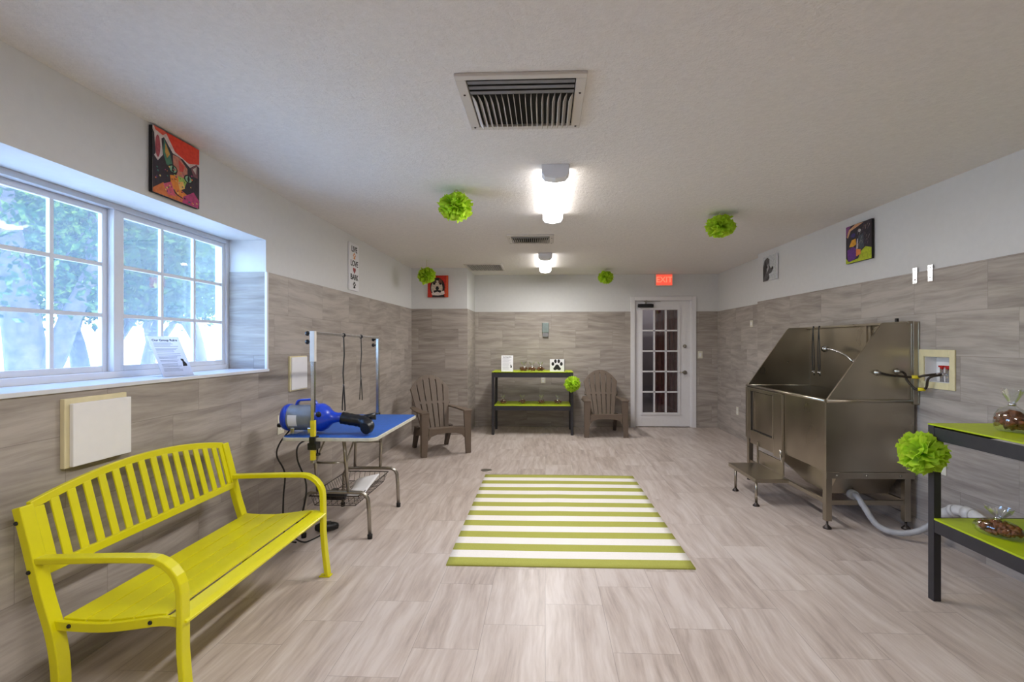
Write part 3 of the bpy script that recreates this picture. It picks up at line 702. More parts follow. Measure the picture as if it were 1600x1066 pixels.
# grooming arm
ga=thing('grooming_stand','chrome grooming stand of two posts and a bar clamped onto the blue table','grooming stand',(-1.5,3.25,.58))
zt=1.475; yn,yf=3.245,4.385; xn,xf=-1.545,-1.50
MB().bar([(xn,yn,.60),(xn,yn,zt)],.024,.024,up=(1,0,0)).build('pole',M['chrome'],ga,bevel=.002,world=True)
MB().bar([(xf,yf,.60),(xf,yf,1.44)],.024,.024,up=(1,0,0)).build('pole',M['chrome'],ga,bevel=.002,world=True)
MB().bar([(xn,yn-.01,zt-.008),(xf,yf+.01,zt-.03)],.018,.018).build('crossbar',M['chrome'],ga,bevel=.002,world=True)
MB().box(xn-.016,xn+.016,yn-.016,yn+.016,zt-.20,zt+.004).build('pole_sleeve',M['vent'],ga,bevel=.002,world=True)
for (x,y,z) in ((xn,yn,zt-.012),(xn,yn,zt-.068),(xf,yf,zt-.045),(xf,yf,zt-.095)):
    m=MB(); m.lathe([(.006,-.014),(.006,-.03),(.015,-.032),(.017,-.04),(.012,-.05),(0,-.05)],(x,y,z),'x',12); m.build('knob',M['black'],ga,world=True)
for (x,y,sg) in ((xn,yn,1),(xf,yf,-1)):
    m=MB(); m.box(x-.03,x+.03,y-.02 if sg>0 else y-.045,y+.045 if sg>0 else y+.02,TZ-.075,TZ-.03); m.box(x-.02,x+.02,y-.02 if sg>0 else y+.0,y+.0 if sg>0 else y+.02,TZ-.04,TZ+.01)
    m.box(x-.018,x+.018,y-.02 if sg>0 else y-.05,y+.05 if sg>0 else y+.02,TZ+.0008,TZ+.009)
    c=m.build('clamp',M['black'],ga,bevel=.003,world=True)
    m=MB(); yy=y+sg*.03; m.lathe([(.005,0),(.005,-.03),(.02,-.032),(.02,-.045),(0,-.046)],(x+.015,yy,TZ-.075),'z',10); m.build('clamp_knob',M['black'],c,world=True)
for z0,z1 in ((TZ+.012,.885),(.62,.685)): MB().box(xn-.0135,xn+.0135,yn-.0135,yn+.0135,z0,z1).build('yellow_tape',M['yellow'],ga,world=True)
for y,z1,w_,lab in ((3.70,.885,.010,'black grooming loop hanging from the chrome bar, nearer one'),(4.02,.93,.007,'thin black grooming loop hanging from the chrome bar, farther one')):
    f=(y-yn)/(yf-yn); x=xn+(xf-xn)*f; z=zt-.008-.022*f
    t=thing('grooming_loop',lab,'leash',(x,y,z1))
    h=z-z1
    m=MB(); 
    m.sweep([(0,0,h+.012),(.004,.004,h*.75),(-.002,-.003,h*.5),(.003,0,h*.3),(.012,0,.02),(.011,0,0)],[(-w_,-.0015),(w_,-.0015),(w_,.0015),(-w_,.0015)],(1,0,0),False)
    m.sweep([(.0,.002,h*.34),(-.006,0,h*.2),(-.010,0,.02),(-.009,0,.004)],[(-w_*.7,-.0015),(w_*.7,-.0015),(w_*.7,.0015),(-w_*.7,.0015)],(1,0,0),False)
    m.build('strap',M['black'],t)
    m=MB(); m.lathe([(.014,-.006),(.017,0),(.014,.006)],(0,0,h),'y',14); m.build('bar_loop',M['black'],t)
    m=MB(); m.ball((.001,0,h*.34),.009,.006,.01,8); m.build('slider',M['nickel'],t)

# dryer
dy=thing('pet_dryer','blue and grey motor dryer standing on the blue table','dryer',(-1.66,3.42,TZ))
r=.088; zc=.113
m=MB(); m.lathe([(0,-.175),(.05,-.174),(.085,-.165),(.094,-.145),(.094,-.125),(.089,-.122)],(0,0,zc),'x',32); m.build('end_cap',M['blue'],dy)
m=MB(); m.lathe([(r,-.125),(r+.001,-.12),(r+.001,.055),(r,.06)],(0,0,zc),'x',36); b_=m.build('motor_body',M['greybody'],dy)
m=MB()
n=8
vs=[];fs=[]
for i in range(n+1):
    a=R(150+50*i/n)  # on camera side
    for x in (-.105,-.04): vs.append((x,(r+.002)*math.cos(a),zc+(r+.002)*math.sin(a+R(-10))))
for i in range(n): fs.append((2*i,2*i+1,2*i+3,2*i+2))
m._add(vs,fs,True); 
m=MB(); vs=[]
for i in range(n+1):
    a=R(215+ -52*i/n); 
    for x in (-.108,-.045): vs.append((x,(r+.0025)*math.cos(a),zc+(r+.0025)*math.sin(a)+0.0))
m._add(vs,fs,True); m.build('label_sticker',M['paper'],b_)
m=MB(); m.lathe([(r+.005,.06),(.096,.066),(.098,.095),(.094,.112),(.084,.122),(.080,.135),(.058,.155),(.040,.18),(.033,.21),(.033,.245)],(0,0,zc),'x',32); m.build('blower_housing',M['blue'],dy)
m=MB(); m.bar(smooth_path([(-.085,0,zc+r-.004),(-.07,0,zc+r+.028),(-.03,0,zc+r+.034),(.03,0,zc+r+.034),(.06,0,zc+r+.002)],4),.035,.014); m.build('carry_handle',M['blue'],dy,bevel=.004)
for q in (-.10,.02): MB().box(q,q+.03,-.065,.065,.0,.05).build('foot',M['chrome'],dy,bevel=.004)
m=MB(); m.lathe([(.013,-.175),(.015,-.19),(.013,-.205),(0,-.206)],(0,-.03,.06),'x',12); m.build('dial',M['black'],dy)
m=MB(); m.lathe([(.02,0),(.018,-.006),(0,-.008)],(.115,-.098,zc+.035),'y',12); m.build('switch',M['black'],dy)
P=smooth_path([(.24,0,zc-.003),(.30,.0,.10),(.37,.01,.085),(.42,-.015,.068),(.44,-.05,.058),(.43,-.085,.05)],5)
m=MB(); m.tube(P,.042,16,scale=[1+.05*math.cos(i*2.4) for i in range(len(P))]); m.build('hose',M['black'],dy)
m=MB(); m.tube([(.34,.03,.10),(.40,.05,.11),(.455,.06,.115)],.02,12,scale=[.7,1,1.3]); m.build('nozzle_tip',M['black'],dy)
for i,(p,lab) in enumerate(((((-1.80,3.43,TZ+.02),(-1.835,3.36,TZ-.06),(-1.85,3.35,.62),(-1.80,3.36,.5),(-1.82,3.38,.32),(-1.83,3.4,.1),(-1.80,3.42,.008),(-1.74,3.40,.006)),'black power cord hanging from the left side of the blue table'),(((-1.62,3.46,TZ-.03),(-1.64,3.25,TZ-.04),(-1.66,3.26,.62),(-1.61,3.28,.45),(-1.64,3.30,.27),(-1.72,3.32,.1),(-1.68,3.40,.008),(-1.62,3.55,.006)),'black power cord hanging beside the near chrome pole'))):
    m=MB(); m.tube(smooth_path(p,7),.0055,8); tag(m.build('power_cord',M['rubber']),lab,'cord')
m=MB(); m.lathe([(0,-.085),(.02,-.08),(.033,-.05),(.036,.0),(.03,.05),(.02,.08),(0,.085)],(0,0,.03),'x',16); m.box(-.04,.03,-.02,.02,.055,.066)
o=m.build('foot_pedal',M['black'],world=True,bevel=.003); o.location=(-1.62,3.62,.006); o.rotation_euler=(0,0,R(20)); tag(o,'black oval foot pedal on the floor under the blue table','pedal')

# ------------------------------------------------------------------ adirondack chairs
def make_chair(label,loc,rz):
    t=thing('adirondack_chair',label,'chair',(0,0,0),0,'taupe resin adirondack chairs')
    # local: x across, -y front ; origin midway between the front feet
    cm=M['chair']
    for s in (-1,1):
        # front leg: tapering panel flowing into the arm
        m=MB(); pts=[(s*.325,.54),(s*.225,.54),(s*.235,.34),(s*.245,.15),(s*.255,0),(s*.315,0),(s*.322,.2)]
        if s>0: pts=pts[::-1]
        m.prism(pts,-.03,.0,'y'); m.box(s*.30 if s<0 else .295,s*.295 if s<0 else .30,-.03,.05,.0,.52) if False else None
        m.prism([(-.03,0),(.025,0),(.06,.52),(-.03,.52)],s*.310,s*.322,'x')
        m.build('leg',cm,t,bevel=.004)
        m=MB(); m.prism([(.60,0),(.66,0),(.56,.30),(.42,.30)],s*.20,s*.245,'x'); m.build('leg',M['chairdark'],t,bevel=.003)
        m=MB(); x0,x1=(.215,.345)
        ar=[(x0+.01,-.035),(x1-.015,-.04),(x1,.0),(x1-.002,.25),(x1-.05,.58),(x1-.10,.60),(x0+.0,.58),(x0+.02,.3)]
        ar=[(s*a,b) for a,b in ar]
        if s<0: ar=ar[::-1]
        m.prism(ar,.530,.550,'z'); m.build('armrest',cm,t,bevel=.006)
    # seat: curved slatted surface
    for k in range(6):
        y0=-.03+.082*k; y1=y0+.075
        def sz(y): return .352-.16*max(0,y)-.8*max(0,.04-y-.03)*.2
        m=MB(); m.prism([(y0,sz(y0)-.022),(y1,sz(y1)-.022),(y1,sz(y1)),(y0,sz(y0))],-.228,.228,'x'); m.build('seat_slat',cm,t,bevel=.003)
    m=MB(); ap=[(-.235,.33),(.235,.33),(.235,.20),(.20,.245),(.12,.27),(0,.278),(-.12,.27),(-.20,.245),(-.235,.20)]; m.prism(ap,-.028,-.012,'y'); m.build('apron',cm,t,bevel=.003)
    for s in (-1,1):
        m=MB(); m.prism([(-.01,.335),(.48,.255),(.60,.22),(.60,.16),(.45,.19),(-.01,.26)],s*.228,s*.245,'x'); m.build('seat_rail',cm,t,bevel=.002)
    # backrest: fan of slats, leaning back
    Mb=Matrix.Translation((0,.44,.27))@Matrix.Rotation(R(-24),4,'X')
    H=.755
    def halfw(z): 
        q=z/H; return .185+.085*min(1,q/.75)-.0*q
    def top(x): return H-.20*(abs(x)/.27)**2.2
    n=6
    for k in range(n):
        m=MB(); L=[];Rr=[]
        for j in range(15):
            q=j/14
            fl=-1+2*(k+.09)/n if k else -1; fr_=-1+2*(k+1-.09)/n if k<n-1 else 1
            xm=.5*(fl+fr_)*.27; zz=q*top(xm); 
            zl=q*top(fl*.27) ; zr=q*top(fr_*.27)
            L.append((fl*halfw(zl),zl)); Rr.append((fr_*halfw(zr),zr))
        m.prism(L+Rr[::-1],-.014,.022,'y',Mb); m.build('back_slat',cm,t,bevel=.003)
    m=MB()
    m.prism([(-.26,.335),(.26,.335),(.26,.39),(-.26,.39)],.002,.028,'y',Mb); m.prism([(-.19,.335),(.19,.335),(.2,.372),(-.2,.372)],-.0135,.0,'y',Mb)
    arc_=[(x,top(x)-.001) for x in [(-.27+.54*i/16) for i in range(17)]]; arcl=[(x*.95,top(x)-.055) for x,_ in arc_]
    m.prism([(x*1.0,z) for x,z in arcl]+[(x,z) for x,z in arc_[::-1]],-.0125,.0105,'y',Mb)
    m.build('back_rail',cm,t,bevel=.003)
    t.location=loc; t.rotation_euler=(0,0,rz); return t
c1=make_chair('taupe slatted adirondack chair angled in the left alcove corner',(-1.235,6.15,0),R(31))
c2=copy_tree(c1); c2.location=(.898,7.375,0); c2.rotation_euler=(0,0,R(1)); c2['label']='taupe slatted adirondack chair facing forward between shelf and white door'

# ------------------------------------------------------------------ shelf units
def make_shelf(label,loc,rz,L,D,tilt=0):
    t=thing('shelf_unit',label,'shelf',loc,rz,'black framed shelf units with lime boards')
    for sx in (-1,1):
        for y in (0,D):
            m=MB(); m.box(sx*L/2-(.0 if sx<0 else .04),sx*L/2+(.04 if sx<0 else .0),y-(.04 if y else 0),y+(0 if y else .04),0,.952); m.build('post',M['shelfblack'],t,bevel=.002)
    for z in (.95,.45):
        i=.0 if z>.9 else .0
        m=MB(); m.box(-L/2+.041,L/2-.041,.002,.012,z-.075,z-.008); m.box(-L/2+.041,L/2-.041,D-.012,D-.002,z-.075,z-.008)
        m.box(-L/2+.002,-L/2+.012,.041,D-.041,z-.075,z-.008); m.box(L/2-.012,L/2-.002,.041,D-.041,z-.075,z-.008); m.build('beam',M['shelfblack'],t,bevel=.001)
        m=MB(); e=.004 if z>.9 else .0
        if z>.9: m.box(-L/2,L/2,-.002,D,.9525,.96)
        else: m.box(-L/2+.041,L/2-.041,0,D,z-.0078,z+.002)
        m.build('shelf_board',M['lime'],t,bevel=.001)
    return t
make_shelf('black shelf with two lime boards standing against the back wall',(-.196,7.52,0),0,1.24,.55)
rs=make_shelf('black shelf with lime boards at the right edge of the view',(2.112,2.81-.62,0),R(-90)+RWA,1.24,.62)

# ------------------------------------------------------------------ treat bags
def make_bag(name,label,loc,s=1,seed=1,flat=0,n=130,group=None,rz=0):
    t=thing(name,label,'treat bag',loc,rz,group); rr=random.Random(seed)
    m=MB()
    for k in range(n):
        for _ in range(50):
            x,y,z=rr.uniform(-1,1),rr.uniform(-1,1),rr.uniform(0,1)
            if x*x+y*y+(2*z-.9)**2<1: break
        q=.0135*s*rr.uniform(.8,1.4); Mx=Matrix.Translation((x*.053*s*(1+flat*.5),y*.040*s,.014*s+z*.064*s*(1-flat*.4)))@Matrix.Rotation(rr.uniform(0,6),4,Vector((rr.random(),rr.random(),rr.random()+.1)).normalized())
        m.ball((0,0,0),q,q*.8,q*.6,6,Mx)
    o=m.build('treats',M['treat'],t); o['kind']='stuff'
    m=MB(); N=28; prof=[(.85,.002),(1.08,.012),(1.16,.035),(1.1,.06),(.8,.082),(.35,.096),(.16,.105),(.28,.118),(.5,.14),(.62,.16)]; vs=[];fs=[]
    for i,(r_,z) in enumerate(prof):
        for j in range(N):
            a=2*math.pi*j/N; wv=1+.06*math.sin(j*3.3+i)+(.28*math.sin(j*2.4)*(i>6))
            zz=z*s*(1-flat*.35)+(.008*s*math.sin(j*1.9) if i>8 else 0)
            vs.append((r_*.054*s*(1+flat*.5)*wv*math.cos(a),r_*.040*s*wv*math.sin(a),max(.0006,zz)))
    for i in range(len(prof)-1):
        for j in range(N): j2=(j+1)%N; fs.append((i*N+j,i*N+j2,(i+1)*N+j2,(i+1)*N+j))
    fs.append(tuple(range(N))[::-1]); m._add(vs,fs,True); m.build('cellophane',M['film'],t)
    m=MB(); m.lathe([(.011*s,.099*s*(1-flat*.35)),(.012*s,.104*s*(1-flat*.35)),(.011*s,.109*s*(1-flat*.35))],(0,0,0),'z',14); m.build('tie',M['chrome'],t)
    return t
SB=.9602; SL=.4523
make_bag('treat_bag','cellophane bag of brown treats on the top board of the right shelf',(2.31,2.55,SB),1.3,1,rz=R(90))
make_bag('treat_bag','cellophane bag of brown treats lying on the lower board of the right shelf',(2.22,2.52,SL),1.15,2,.7,rz=R(-60))
for k,(x,y,l) in enumerate(((-.335,7.66,'treat bag on the far top shelf, leftmost of the cluster of three'),(-.205,7.63,'treat bag on the far top shelf, in the middle of the three'),(-.075,7.67,'treat bag on the far top shelf, rightmost of the cluster of three'))):
    make_bag('treat_bag',l,(x,y,SB),1.0,3+k,.25,40,'treat bags on the far top shelf')
for k,(x,l) in enumerate(((-.655,'treat bag on the far lower shelf, leftmost beside the post'),(-.355,'treat bag on the far lower shelf, second from the left'),(-.06,'treat bag on the far lower shelf, third from the left'),(.195,'treat bag on the far lower shelf, rightmost below the green pompom'))):
    make_bag('treat_bag',l,(x,7.68,SL),.92,10+k,.1,30,'treat bags on the far lower shelf')
# paw canvas
t=thing('paw_print_block','white square block with a black paw print on the far shelf','decoration',(.18,7.62,SB),R(3))
MB().box(-.11,.11,-.012,.012,0,.19).build('panel',M['paper'],t,bevel=.001)
m=MB(); paw(m,0,.095,.105,-.0122); m.build('paw_print',M['ink'],t)
MB().box(.1102,.119,-.008,.018,0,.187).build('dark_edge',M['ink'],t)
# printed notices
def notice(label,loc,rz,tilt,w,h,name='paper_notice',sheet='paper'):
    t=thing(name,label,'notice',loc,rz)
    Mx=Matrix.Rotation(R(-tilt),4,'X')
    MB().box(-w/2,w/2,-.0015,.0,.001,h,Mx).build('sheet',M[sheet],t)
    m=MB(); m.box(-w/2-.002,w/2+.002,.0005,.003,.0,h+.002,Mx); m.box(-w/2,w/2,-.03,.09,0.0,.002); m.build('acrylic_stand',M['acrylic'],t)
    tx=text_mesh('heading','Our Group Rules',h*.075,M['ink'],t,Mx@Vector((0,-.0018,h*.90)),(R(90-tilt),0,0),.0002,.0006)
    m=MB(); rr=random.Random(4); z=h*.83
    while z>h*.12:
        if .30*h<z<.34*h: z-=.03*h
        L=w*rr.uniform(.5,.78); m.box(-w*.40,-w*.40+L*(.8 if z<.45*h else 1),-.0022,-.0017,z,z+h*.008,Mx); z-=h*.030 if rr.random()<.8 else h*.05
    m.build('printed_lines',M['greyink'],t)
    m=MB(); m.prism([(w*.26,h*.24),(w*.40,h*.24),(w*.41,h*.30),(w*.36,h*.36),(w*.35,h*.42),(w*.28,h*.43),(w*.26,h*.40),(w*.30,h*.36)],-.0022,-.0017,'y',Mx); m.build('pet_drawing',M['ink'],t)
    return t
notice('white printed notice standing on the far shelf, left end',(-.585,7.60,SB),R(2),9,.18,.25)
notice('white printed notice leaning against the window on the sill',(-2.092,2.755,WZ0),R(72),31,.175,.265,sheet='backlit')

# ------------------------------------------------------------------ pompoms
def pom_mesh(seed,rad,squash=1,n=52):
    rr=random.Random(seed); m=MB()
    for k in range(n):
        # petal direction
        zc=1-2*(k+.5)/n; a=k*2.39996+rr.uniform(-.3,.3); s_=math.sqrt(max(0,1-zc*zc)); d=Vector((s_*math.cos(a),s_*math.sin(a),zc)).normalized()
        u=d.orthogonal().normalized(); u=Matrix.Rotation(rr.uniform(0,6.28),3,d)@u; v=d.cross(u)
        nu,nr=9,6; vs=[];fs=[]; W=rad*rr.uniform(.5,.75); Rr=rad*rr.uniform(.85,1.06); bend=rr.uniform(-.5,.5); ph=rr.uniform(0,6)
        for i in range(nr+1):
            q=i/nr
            for j in range(nu+1):
                p=j/nu*2-1
                rad_=Rr*(.12+.88*q)*(1-.18*p*p*q)+ (rad*.09*math.sin(p*9+ph) if i==nr else 0)
                wv=.12*rad*q*math.sin(p*7+ph+q*2)+.05*rad*q*math.sin(p*15+ph)
                pos=d*rad_+u*(p*W*(.15+.85*q))+v*(wv+bend*rad*.5*q*q*(1-.3*p*p)+rad*.22*q*p*p)
                pos.z*=squash; vs.append(pos)
        for i in range(nr):
            for j in range(nu): b=i*(nu+1)+j; fs.append((b,b+1,b+nu+2,b+nu+1))
        m._add(vs,fs,True)
    return m
def pom(label,c,rad,seed,string=0,squash=1,group='green tissue pompoms'):
    t=thing('tissue_pompom',label,'pompom',c,0,group)
    m=pom_mesh(seed,rad,squash); m.build('petals',M['tissue'],t,fix=False)
    if string:
        m=MB(); m.tube([(0,0,0),(.002,0,string)],.0022,6); m.tube([(0,0,rad*.6),(.02,0,rad*.85),(.01,0,rad*1.05),(-.01,0,rad*.9),(0,0,rad*.6)],.003,6); m.build('hanging_string',M['cream'],t)
    return t
pom('green tissue pompom hanging left of the nearer glowing lamp',(-.665,3.67,2.415),.122,1,CEIL-2.415,.85)
pom('green tissue pompom hanging under the ceiling toward the right wall',(1.535,4.42,2.425),.125,2,CEIL-2.425,.75)
pom('green tissue pompom hanging before the alcove, overlapping the red picture',(-1.63,6.75,2.325),.115,3,CEIL-2.325,1)
pom('green tissue pompom hanging between the far lamp and the exit sign',(.93,7.7,2.415),.115,4,CEIL-2.415,.85)
pom('green tissue pompom tied to the right corner of the far shelf',(.405,7.42,.785),.115,5)
pom('big green tissue pompom tied to the post of the right shelf',(2.045,2.78,.80),.112,6)

# ------------------------------------------------------------------ dog washing tub
TX,TY=2.105,3.81
tb=thing('dog_wash_tub','large stainless steel dog washing tub with door and step by the right wall','tub',(TX,TY,0))
W_=.655; LN=1.39; ZB,ZR=.43,.965; ZT=1.555; st=M['steel']
def tbm(m,name,mat=st,bev=.002,par=None): return m.build(name,mat,par or tb,bevel=bev)
m=MB(); m.box(0,W_,0,.012,ZB,ZR); tbm(m,'near_end_panel')
m=MB(); m.box(0,W_,LN-.012,LN,ZB,ZR); tbm(m,'far_end_panel')
m=MB(); m.box(0,.012,.012,.62,ZB,ZR-.001); tbm(m,'front_panel')
m=MB(); m.box(.012,W_-.012,.012,LN-.012,ZB+.06,ZB+.072); m.box(W_-.012,W_,.012,LN-.012,ZB,ZR); tbm(m,'basin')
# rim
m=MB()
m.tube([(0,-.004,ZR),(W_,-.004,ZR)],.013); m.tube([(0,0,ZR),(0,LN,ZR)],.013); m.tube([(0,LN,ZR),(W_,LN,ZR)],.013); tbm(m,'rim',bev=0)
# splash panels
for y in (0,LN-.01):
    m=MB(); m.prism([(.012,ZR),(.42,ZT-.012),(W_,ZT),(W_,ZR)],y,y+.008,'y'); s=tbm(m,'splash_side',bev=0)
    m=MB(); m.bar([(.005,y+.004,ZR),(.42,y+.004,ZT-.008)],.018,.010); m.bar([(.42,y+.004,ZT-.008),(W_,y+.004,ZT)],.018,.010); tbm(m,'edge_fold',par=s)
m=MB(); m.box(W_-.02,W_-.012,.01,LN-.01,ZR,ZT); tbm(m,'splash_back')
m=MB(); m.box(W_-.055,W_-.02,-.012,LN+.0,ZT-.012,ZT+.008); tbm(m,'top_rail')
m=MB(); m.box(W_-.022,W_+.035,-.02,.0,.94,ZT+.005); m.box(W_-.03,W_-.022,-.012,.0,.96,ZT); m.box(W_+.012,W_+.022,-.024,-.02,.95,ZT); tbm(m,'corner_post')
m=MB(); m.box(W_-.055,W_-.035,LN*.33,LN*.33+.02,ZR,ZT-.01); m.box(W_-.035,W_-.02,.05,.12,ZR,ZT-.012); tbm(m,'back_channel')
m=MB(); m.box(W_-.055,W_-.035,.11,.13,ZT+.008,ZT+.035); tbm(m,'stop_knob',M['black'])
# legs
for x,y in ((.0,0.0),(W_-.07,0.0),(0,LN-.045),(W_-.07,LN-.045)):
    m=MB(); m.box(x,x+.045,y,y+.045,.06,ZB); lg=tbm(m,'leg')
    m=MB(); m.lathe([(.03,0),(.03,.008),(.014,.024),(.008,.03),(.008,.062)],(x+.022,y+.022,0),'z',16); m.build('levelling_foot',M['drain'],lg)
m=MB(); m.box(.0,W_-.0,-.004,.0,ZB-.05,ZB-.002); m.box(.045,W_-.07,.01,.03,.18,.215); m.box(.01,.03,.045,LN-.045,.18,.21); m.box(W_-.05,W_-.03,.045,LN-.045,.18,.21); tbm(m,'crossbar')
for x in (.08,.30,.55): MB().lathe([(.009,-.004),(.008,-.009),(0,-.009)],(x,0,ZB-.025),'y',10).build('bolt',M['nickel'],tb)
m=MB(); m.prism([(.0,ZB),(LN-.01,ZB-.01),(LN-.3,ZB-.06),(.45,ZB-.20),(.14,ZB-.20)],.10,W_-.10,'x'); tbm(m,'drain_pan')
m=MB(); m.box(W_-.085,W_-.065,.18,.5,.21,ZB-.02); tbm(m,'rear_brace')
# front door (far half)
d0,d1=.625,LN
m=MB(); zt_,zb_=ZR-.016,.375
m.box(-.014,.004,d0,d0+.17,zb_,zt_); m.box(-.014,.004,d1-.11,d1,zb_+.06,zt_); m.box(-.014,.004,d0+.17,d1-.11,zb_+.02,zb_+.15); m.box(-.014,.004,d0+.17,d1-.11,zt_-.03,zt_)
dd=tbm(m,'door')
m=MB(); m.box(.004,.010,d0+.15,d1-.10,zb_+.13,zt_-.02); tbm(m,'inset_panel',M['steel'],0,dd); q0,q1,q2,q3=d0+.172,d1-.112,zb_+.152,zt_-.032; m=MB(); m.box(-.001,.0035,q0,q1,q2,q2+.010); m.box(-.001,.0035,q0,q1,q3-.006,q3); m.box(-.001,.0035,q1-.03,q1,q2,q3); m.box(-.001,.0035,q0,q0+.006,q2,q3); tbm(m,'gap_shade',M['black'],0,dd); m=MB(); m.box(-.006,.0035,q1-.065,q1-.034,q2+.01,q3-.006); tbm(m,'door_stile',M['steel'],0,dd)  # black strips stand in for the shade in the gap round the inset
m=MB(); m.box(-.022,-.014,d0+.0,d0+.02,.38,zt_); m.box(-.022,-.014,d1-.06,d1-.045,.5,zt_); m.box(-.0225,-.014,d0+.168,d0+.178,zb_+.15,zt_-.03); tbm(m,'door_edges',par=dd)
m=MB(); m.lathe([(.012,-.03),(.014,0),(.012,.03)],(-.024,d0+.01,.43),'z',12); m.tube([(-.03,d0-.02,.36),(-.03,d0+.02,.43)],.007); tbm(m,'latch',M['nickel'],0,dd)
# step
m=MB(); m.box(-.305,-.02,.50,1.09,.222,.238); m.box(-.305,-.295,.50,1.09,.205,.222); m.box(-.305,-.02,.50,.51,.205,.222); stp=tbm(m,'step_platform')
for y in (.53,.97):
    m=MB(); m.tube([(-.285,y,.222),(-.285,y,.03)],.012,12); l=tbm(m,'step_leg',bev=0,par=stp)
for y in (.53,.97):
    m=MB(); m.lathe([(.028,0),(.028,.007),(.013,.024),(.009,.03)],(-.285,y,0),'z',14); m.build('step_foot',M['drain'],stp)
m=MB(); m.box(-.022,-.010,.60,1.09,.24,.36); m.box(-.03,-.018,.59,.605,.205,.40); m.box(-.03,-.018,1.085,1.10,.205,.44); tbm(m,'step_riser',par=stp)
# valves on the near side
for x,z in ((.375,1.178),(.525,1.188)):
    m=MB(); m.lathe([(.022,0),(.022,-.006),(.013,-.01),(.013,-.035),(0,-.036)],(x,0,z),'y',14); tbm(m,'pipe_fitting',M['nickel'],0)
# sprayer on back panel and its hose
m=MB(); m.tube(smooth_path([(W_-.08,.60,1.24),(W_-.10,.66,1.29),(W_-.12,.78,1.33),(W_-.13,.88,1.345)],5),.010,10); m.lathe([(.028,-.03),(.032,0),(.03,.03)],(W_-.06,.58,1.23),'z',14); m.lathe([(.02,-.02),(.028,.01),(.03,.035),(0,.036)],(W_-.13,.90,1.345),'y',14); tbm(m,'sprayer',M['chrome'],0)
m=MB(); m.tube([(W_-.05,.5,1.30),(W_-.05,.42,1.31)],.008); m.lathe([(.02,-.015),(.02,.015)],(W_-.05,.5,1.30),'x',12); tbm(m,'spray_holder',M['drain'],0)
# drain hose + pvc
tb.rotation_euler=(0,0,RWA)
t=thing('drain_hose','grey drain hose curving from the tub bottom to a white pipe','hose',(2.36,3.95,0))
P=smooth_path([(2.36,3.93,.235),(2.36,3.86,.235),(2.375,3.80,.18),(2.42,3.72,.07),(2.50,3.64,.045),(2.60,3.56,.09),(2.68,3.50,.19),(2.705,3.46,.265)],7)
m=MB(); m.tube(P,.021,14,scale=[1+.06*math.sin(i*2.6) for i in range(len(P))]); m.build('flexible_hose',M['hose'],t,world=True)
m=MB(); m.lathe([(.035,0),(.036,.05),(.03,.055)],(2.36,3.88,.235),'y',16); m.build('tub_connector',M['hose'],t,world=True)
P=[(2.695,3.475,.24),(2.715,3.41,.285),(2.72,3.36,.30),(2.722,3.25,.30),(2.724,3.16,.27)]
m=MB(); m.tube(smooth_path(P,4),.034,16); m.build('pvc_pipe',M['pvc'],t,world=True)
for a,b,r_ in (((2.712,3.425,.278),(2.715,3.395,.29),.040),((2.722,3.33,.3005),(2.722,3.27,.3005),.041),((2.724,3.175,.275),(2.725,3.14,.262),.030)): MB().tube([a,b],r_,16).build('coupling',M['pvc'],t,world=True)
# tie loops hanging in the tub
for k,(yy,lab) in enumerate(((5.02,'black tether loop hanging in the steel tub, left one'),(4.92,'black tether loop hanging in the steel tub, right one'))):
    x=TX+W_-.075-.02*(yy-TY); t=thing('tether_loop',lab,'leash',(x,yy,1.10),0,None)
    m=MB(); h=.44
    m.tube(smooth_path([(0,.0,h+.012),(-.012,.0,h+.004),(-.012,-.018,h*.5),(-.008,-.012,.03),(-.008,.012,.03),(-.012,.018,h*.5),(-.010,.004,h+.006)],5),.0045,8); m.build('cord',M['black'],t)
    m=MB(); m.tube([(-.008,-.012,.03),(-.008,-.012,-.02)],.006,8); m.lathe([(.010,0),(.012,.012),(.010,.024)],(-.008,.012,0),'z',10); m.build('metal_clip',M['nickel'],t)

# ------------------------------------------------------------------ valve box in the right wall + supply hoses
t=thing('valve_box','cream framed recessed valve box with red handle in the right wall','valve box',(RWX,0,0),RWA)
fy0,fy1,fz0,fz1=3.485,3.80,1.072,1.352
m=MB(); m.box(-.012,0,fy0,VY0,fz0,fz1); m.box(-.012,0,VY1,fy1,fz0,fz1); m.box(-.012,0,VY0,VY1,fz0,VZ0); m.box(-.012,0,VY0,VY1,VZ1,fz1); m.build('frame',M['cream'],t,bevel=.003)
m=MB(); m.box(.08,.085,VY0,VY1,VZ0,VZ1); m.box(0,.085,VY0,VY0+.003,VZ0,VZ1); m.box(0,.085,VY1-.003,VY1,VZ0,VZ1); m.box(0,.085,VY0,VY1,VZ0,VZ0+.003); m.box(0,.085,VY0,VY1,VZ1-.003,VZ1); m.build('recess',M['cover'],t)
for y in (3.61,3.66):
    m=MB(); m.tube([(.045,y,VZ0+.003),(.045,y,1.215)],.012,12); m.tube([(.045,y,1.18),(.0,y,1.175)],.010,10); v=m.build('valve',M['chrome'],t)
    m=MB(); m.bar([(.045,y-.02,1.232),(.045,y+.02,1.232)],.022,.012); m.lathe([(.012,1.215),(.012,1.238)],(.045,y,0),'z',10); m.build('red_handle',M['red'],v,bevel=.002)
def W(y,z,off): return (RWX-.02*y-off,y,z)
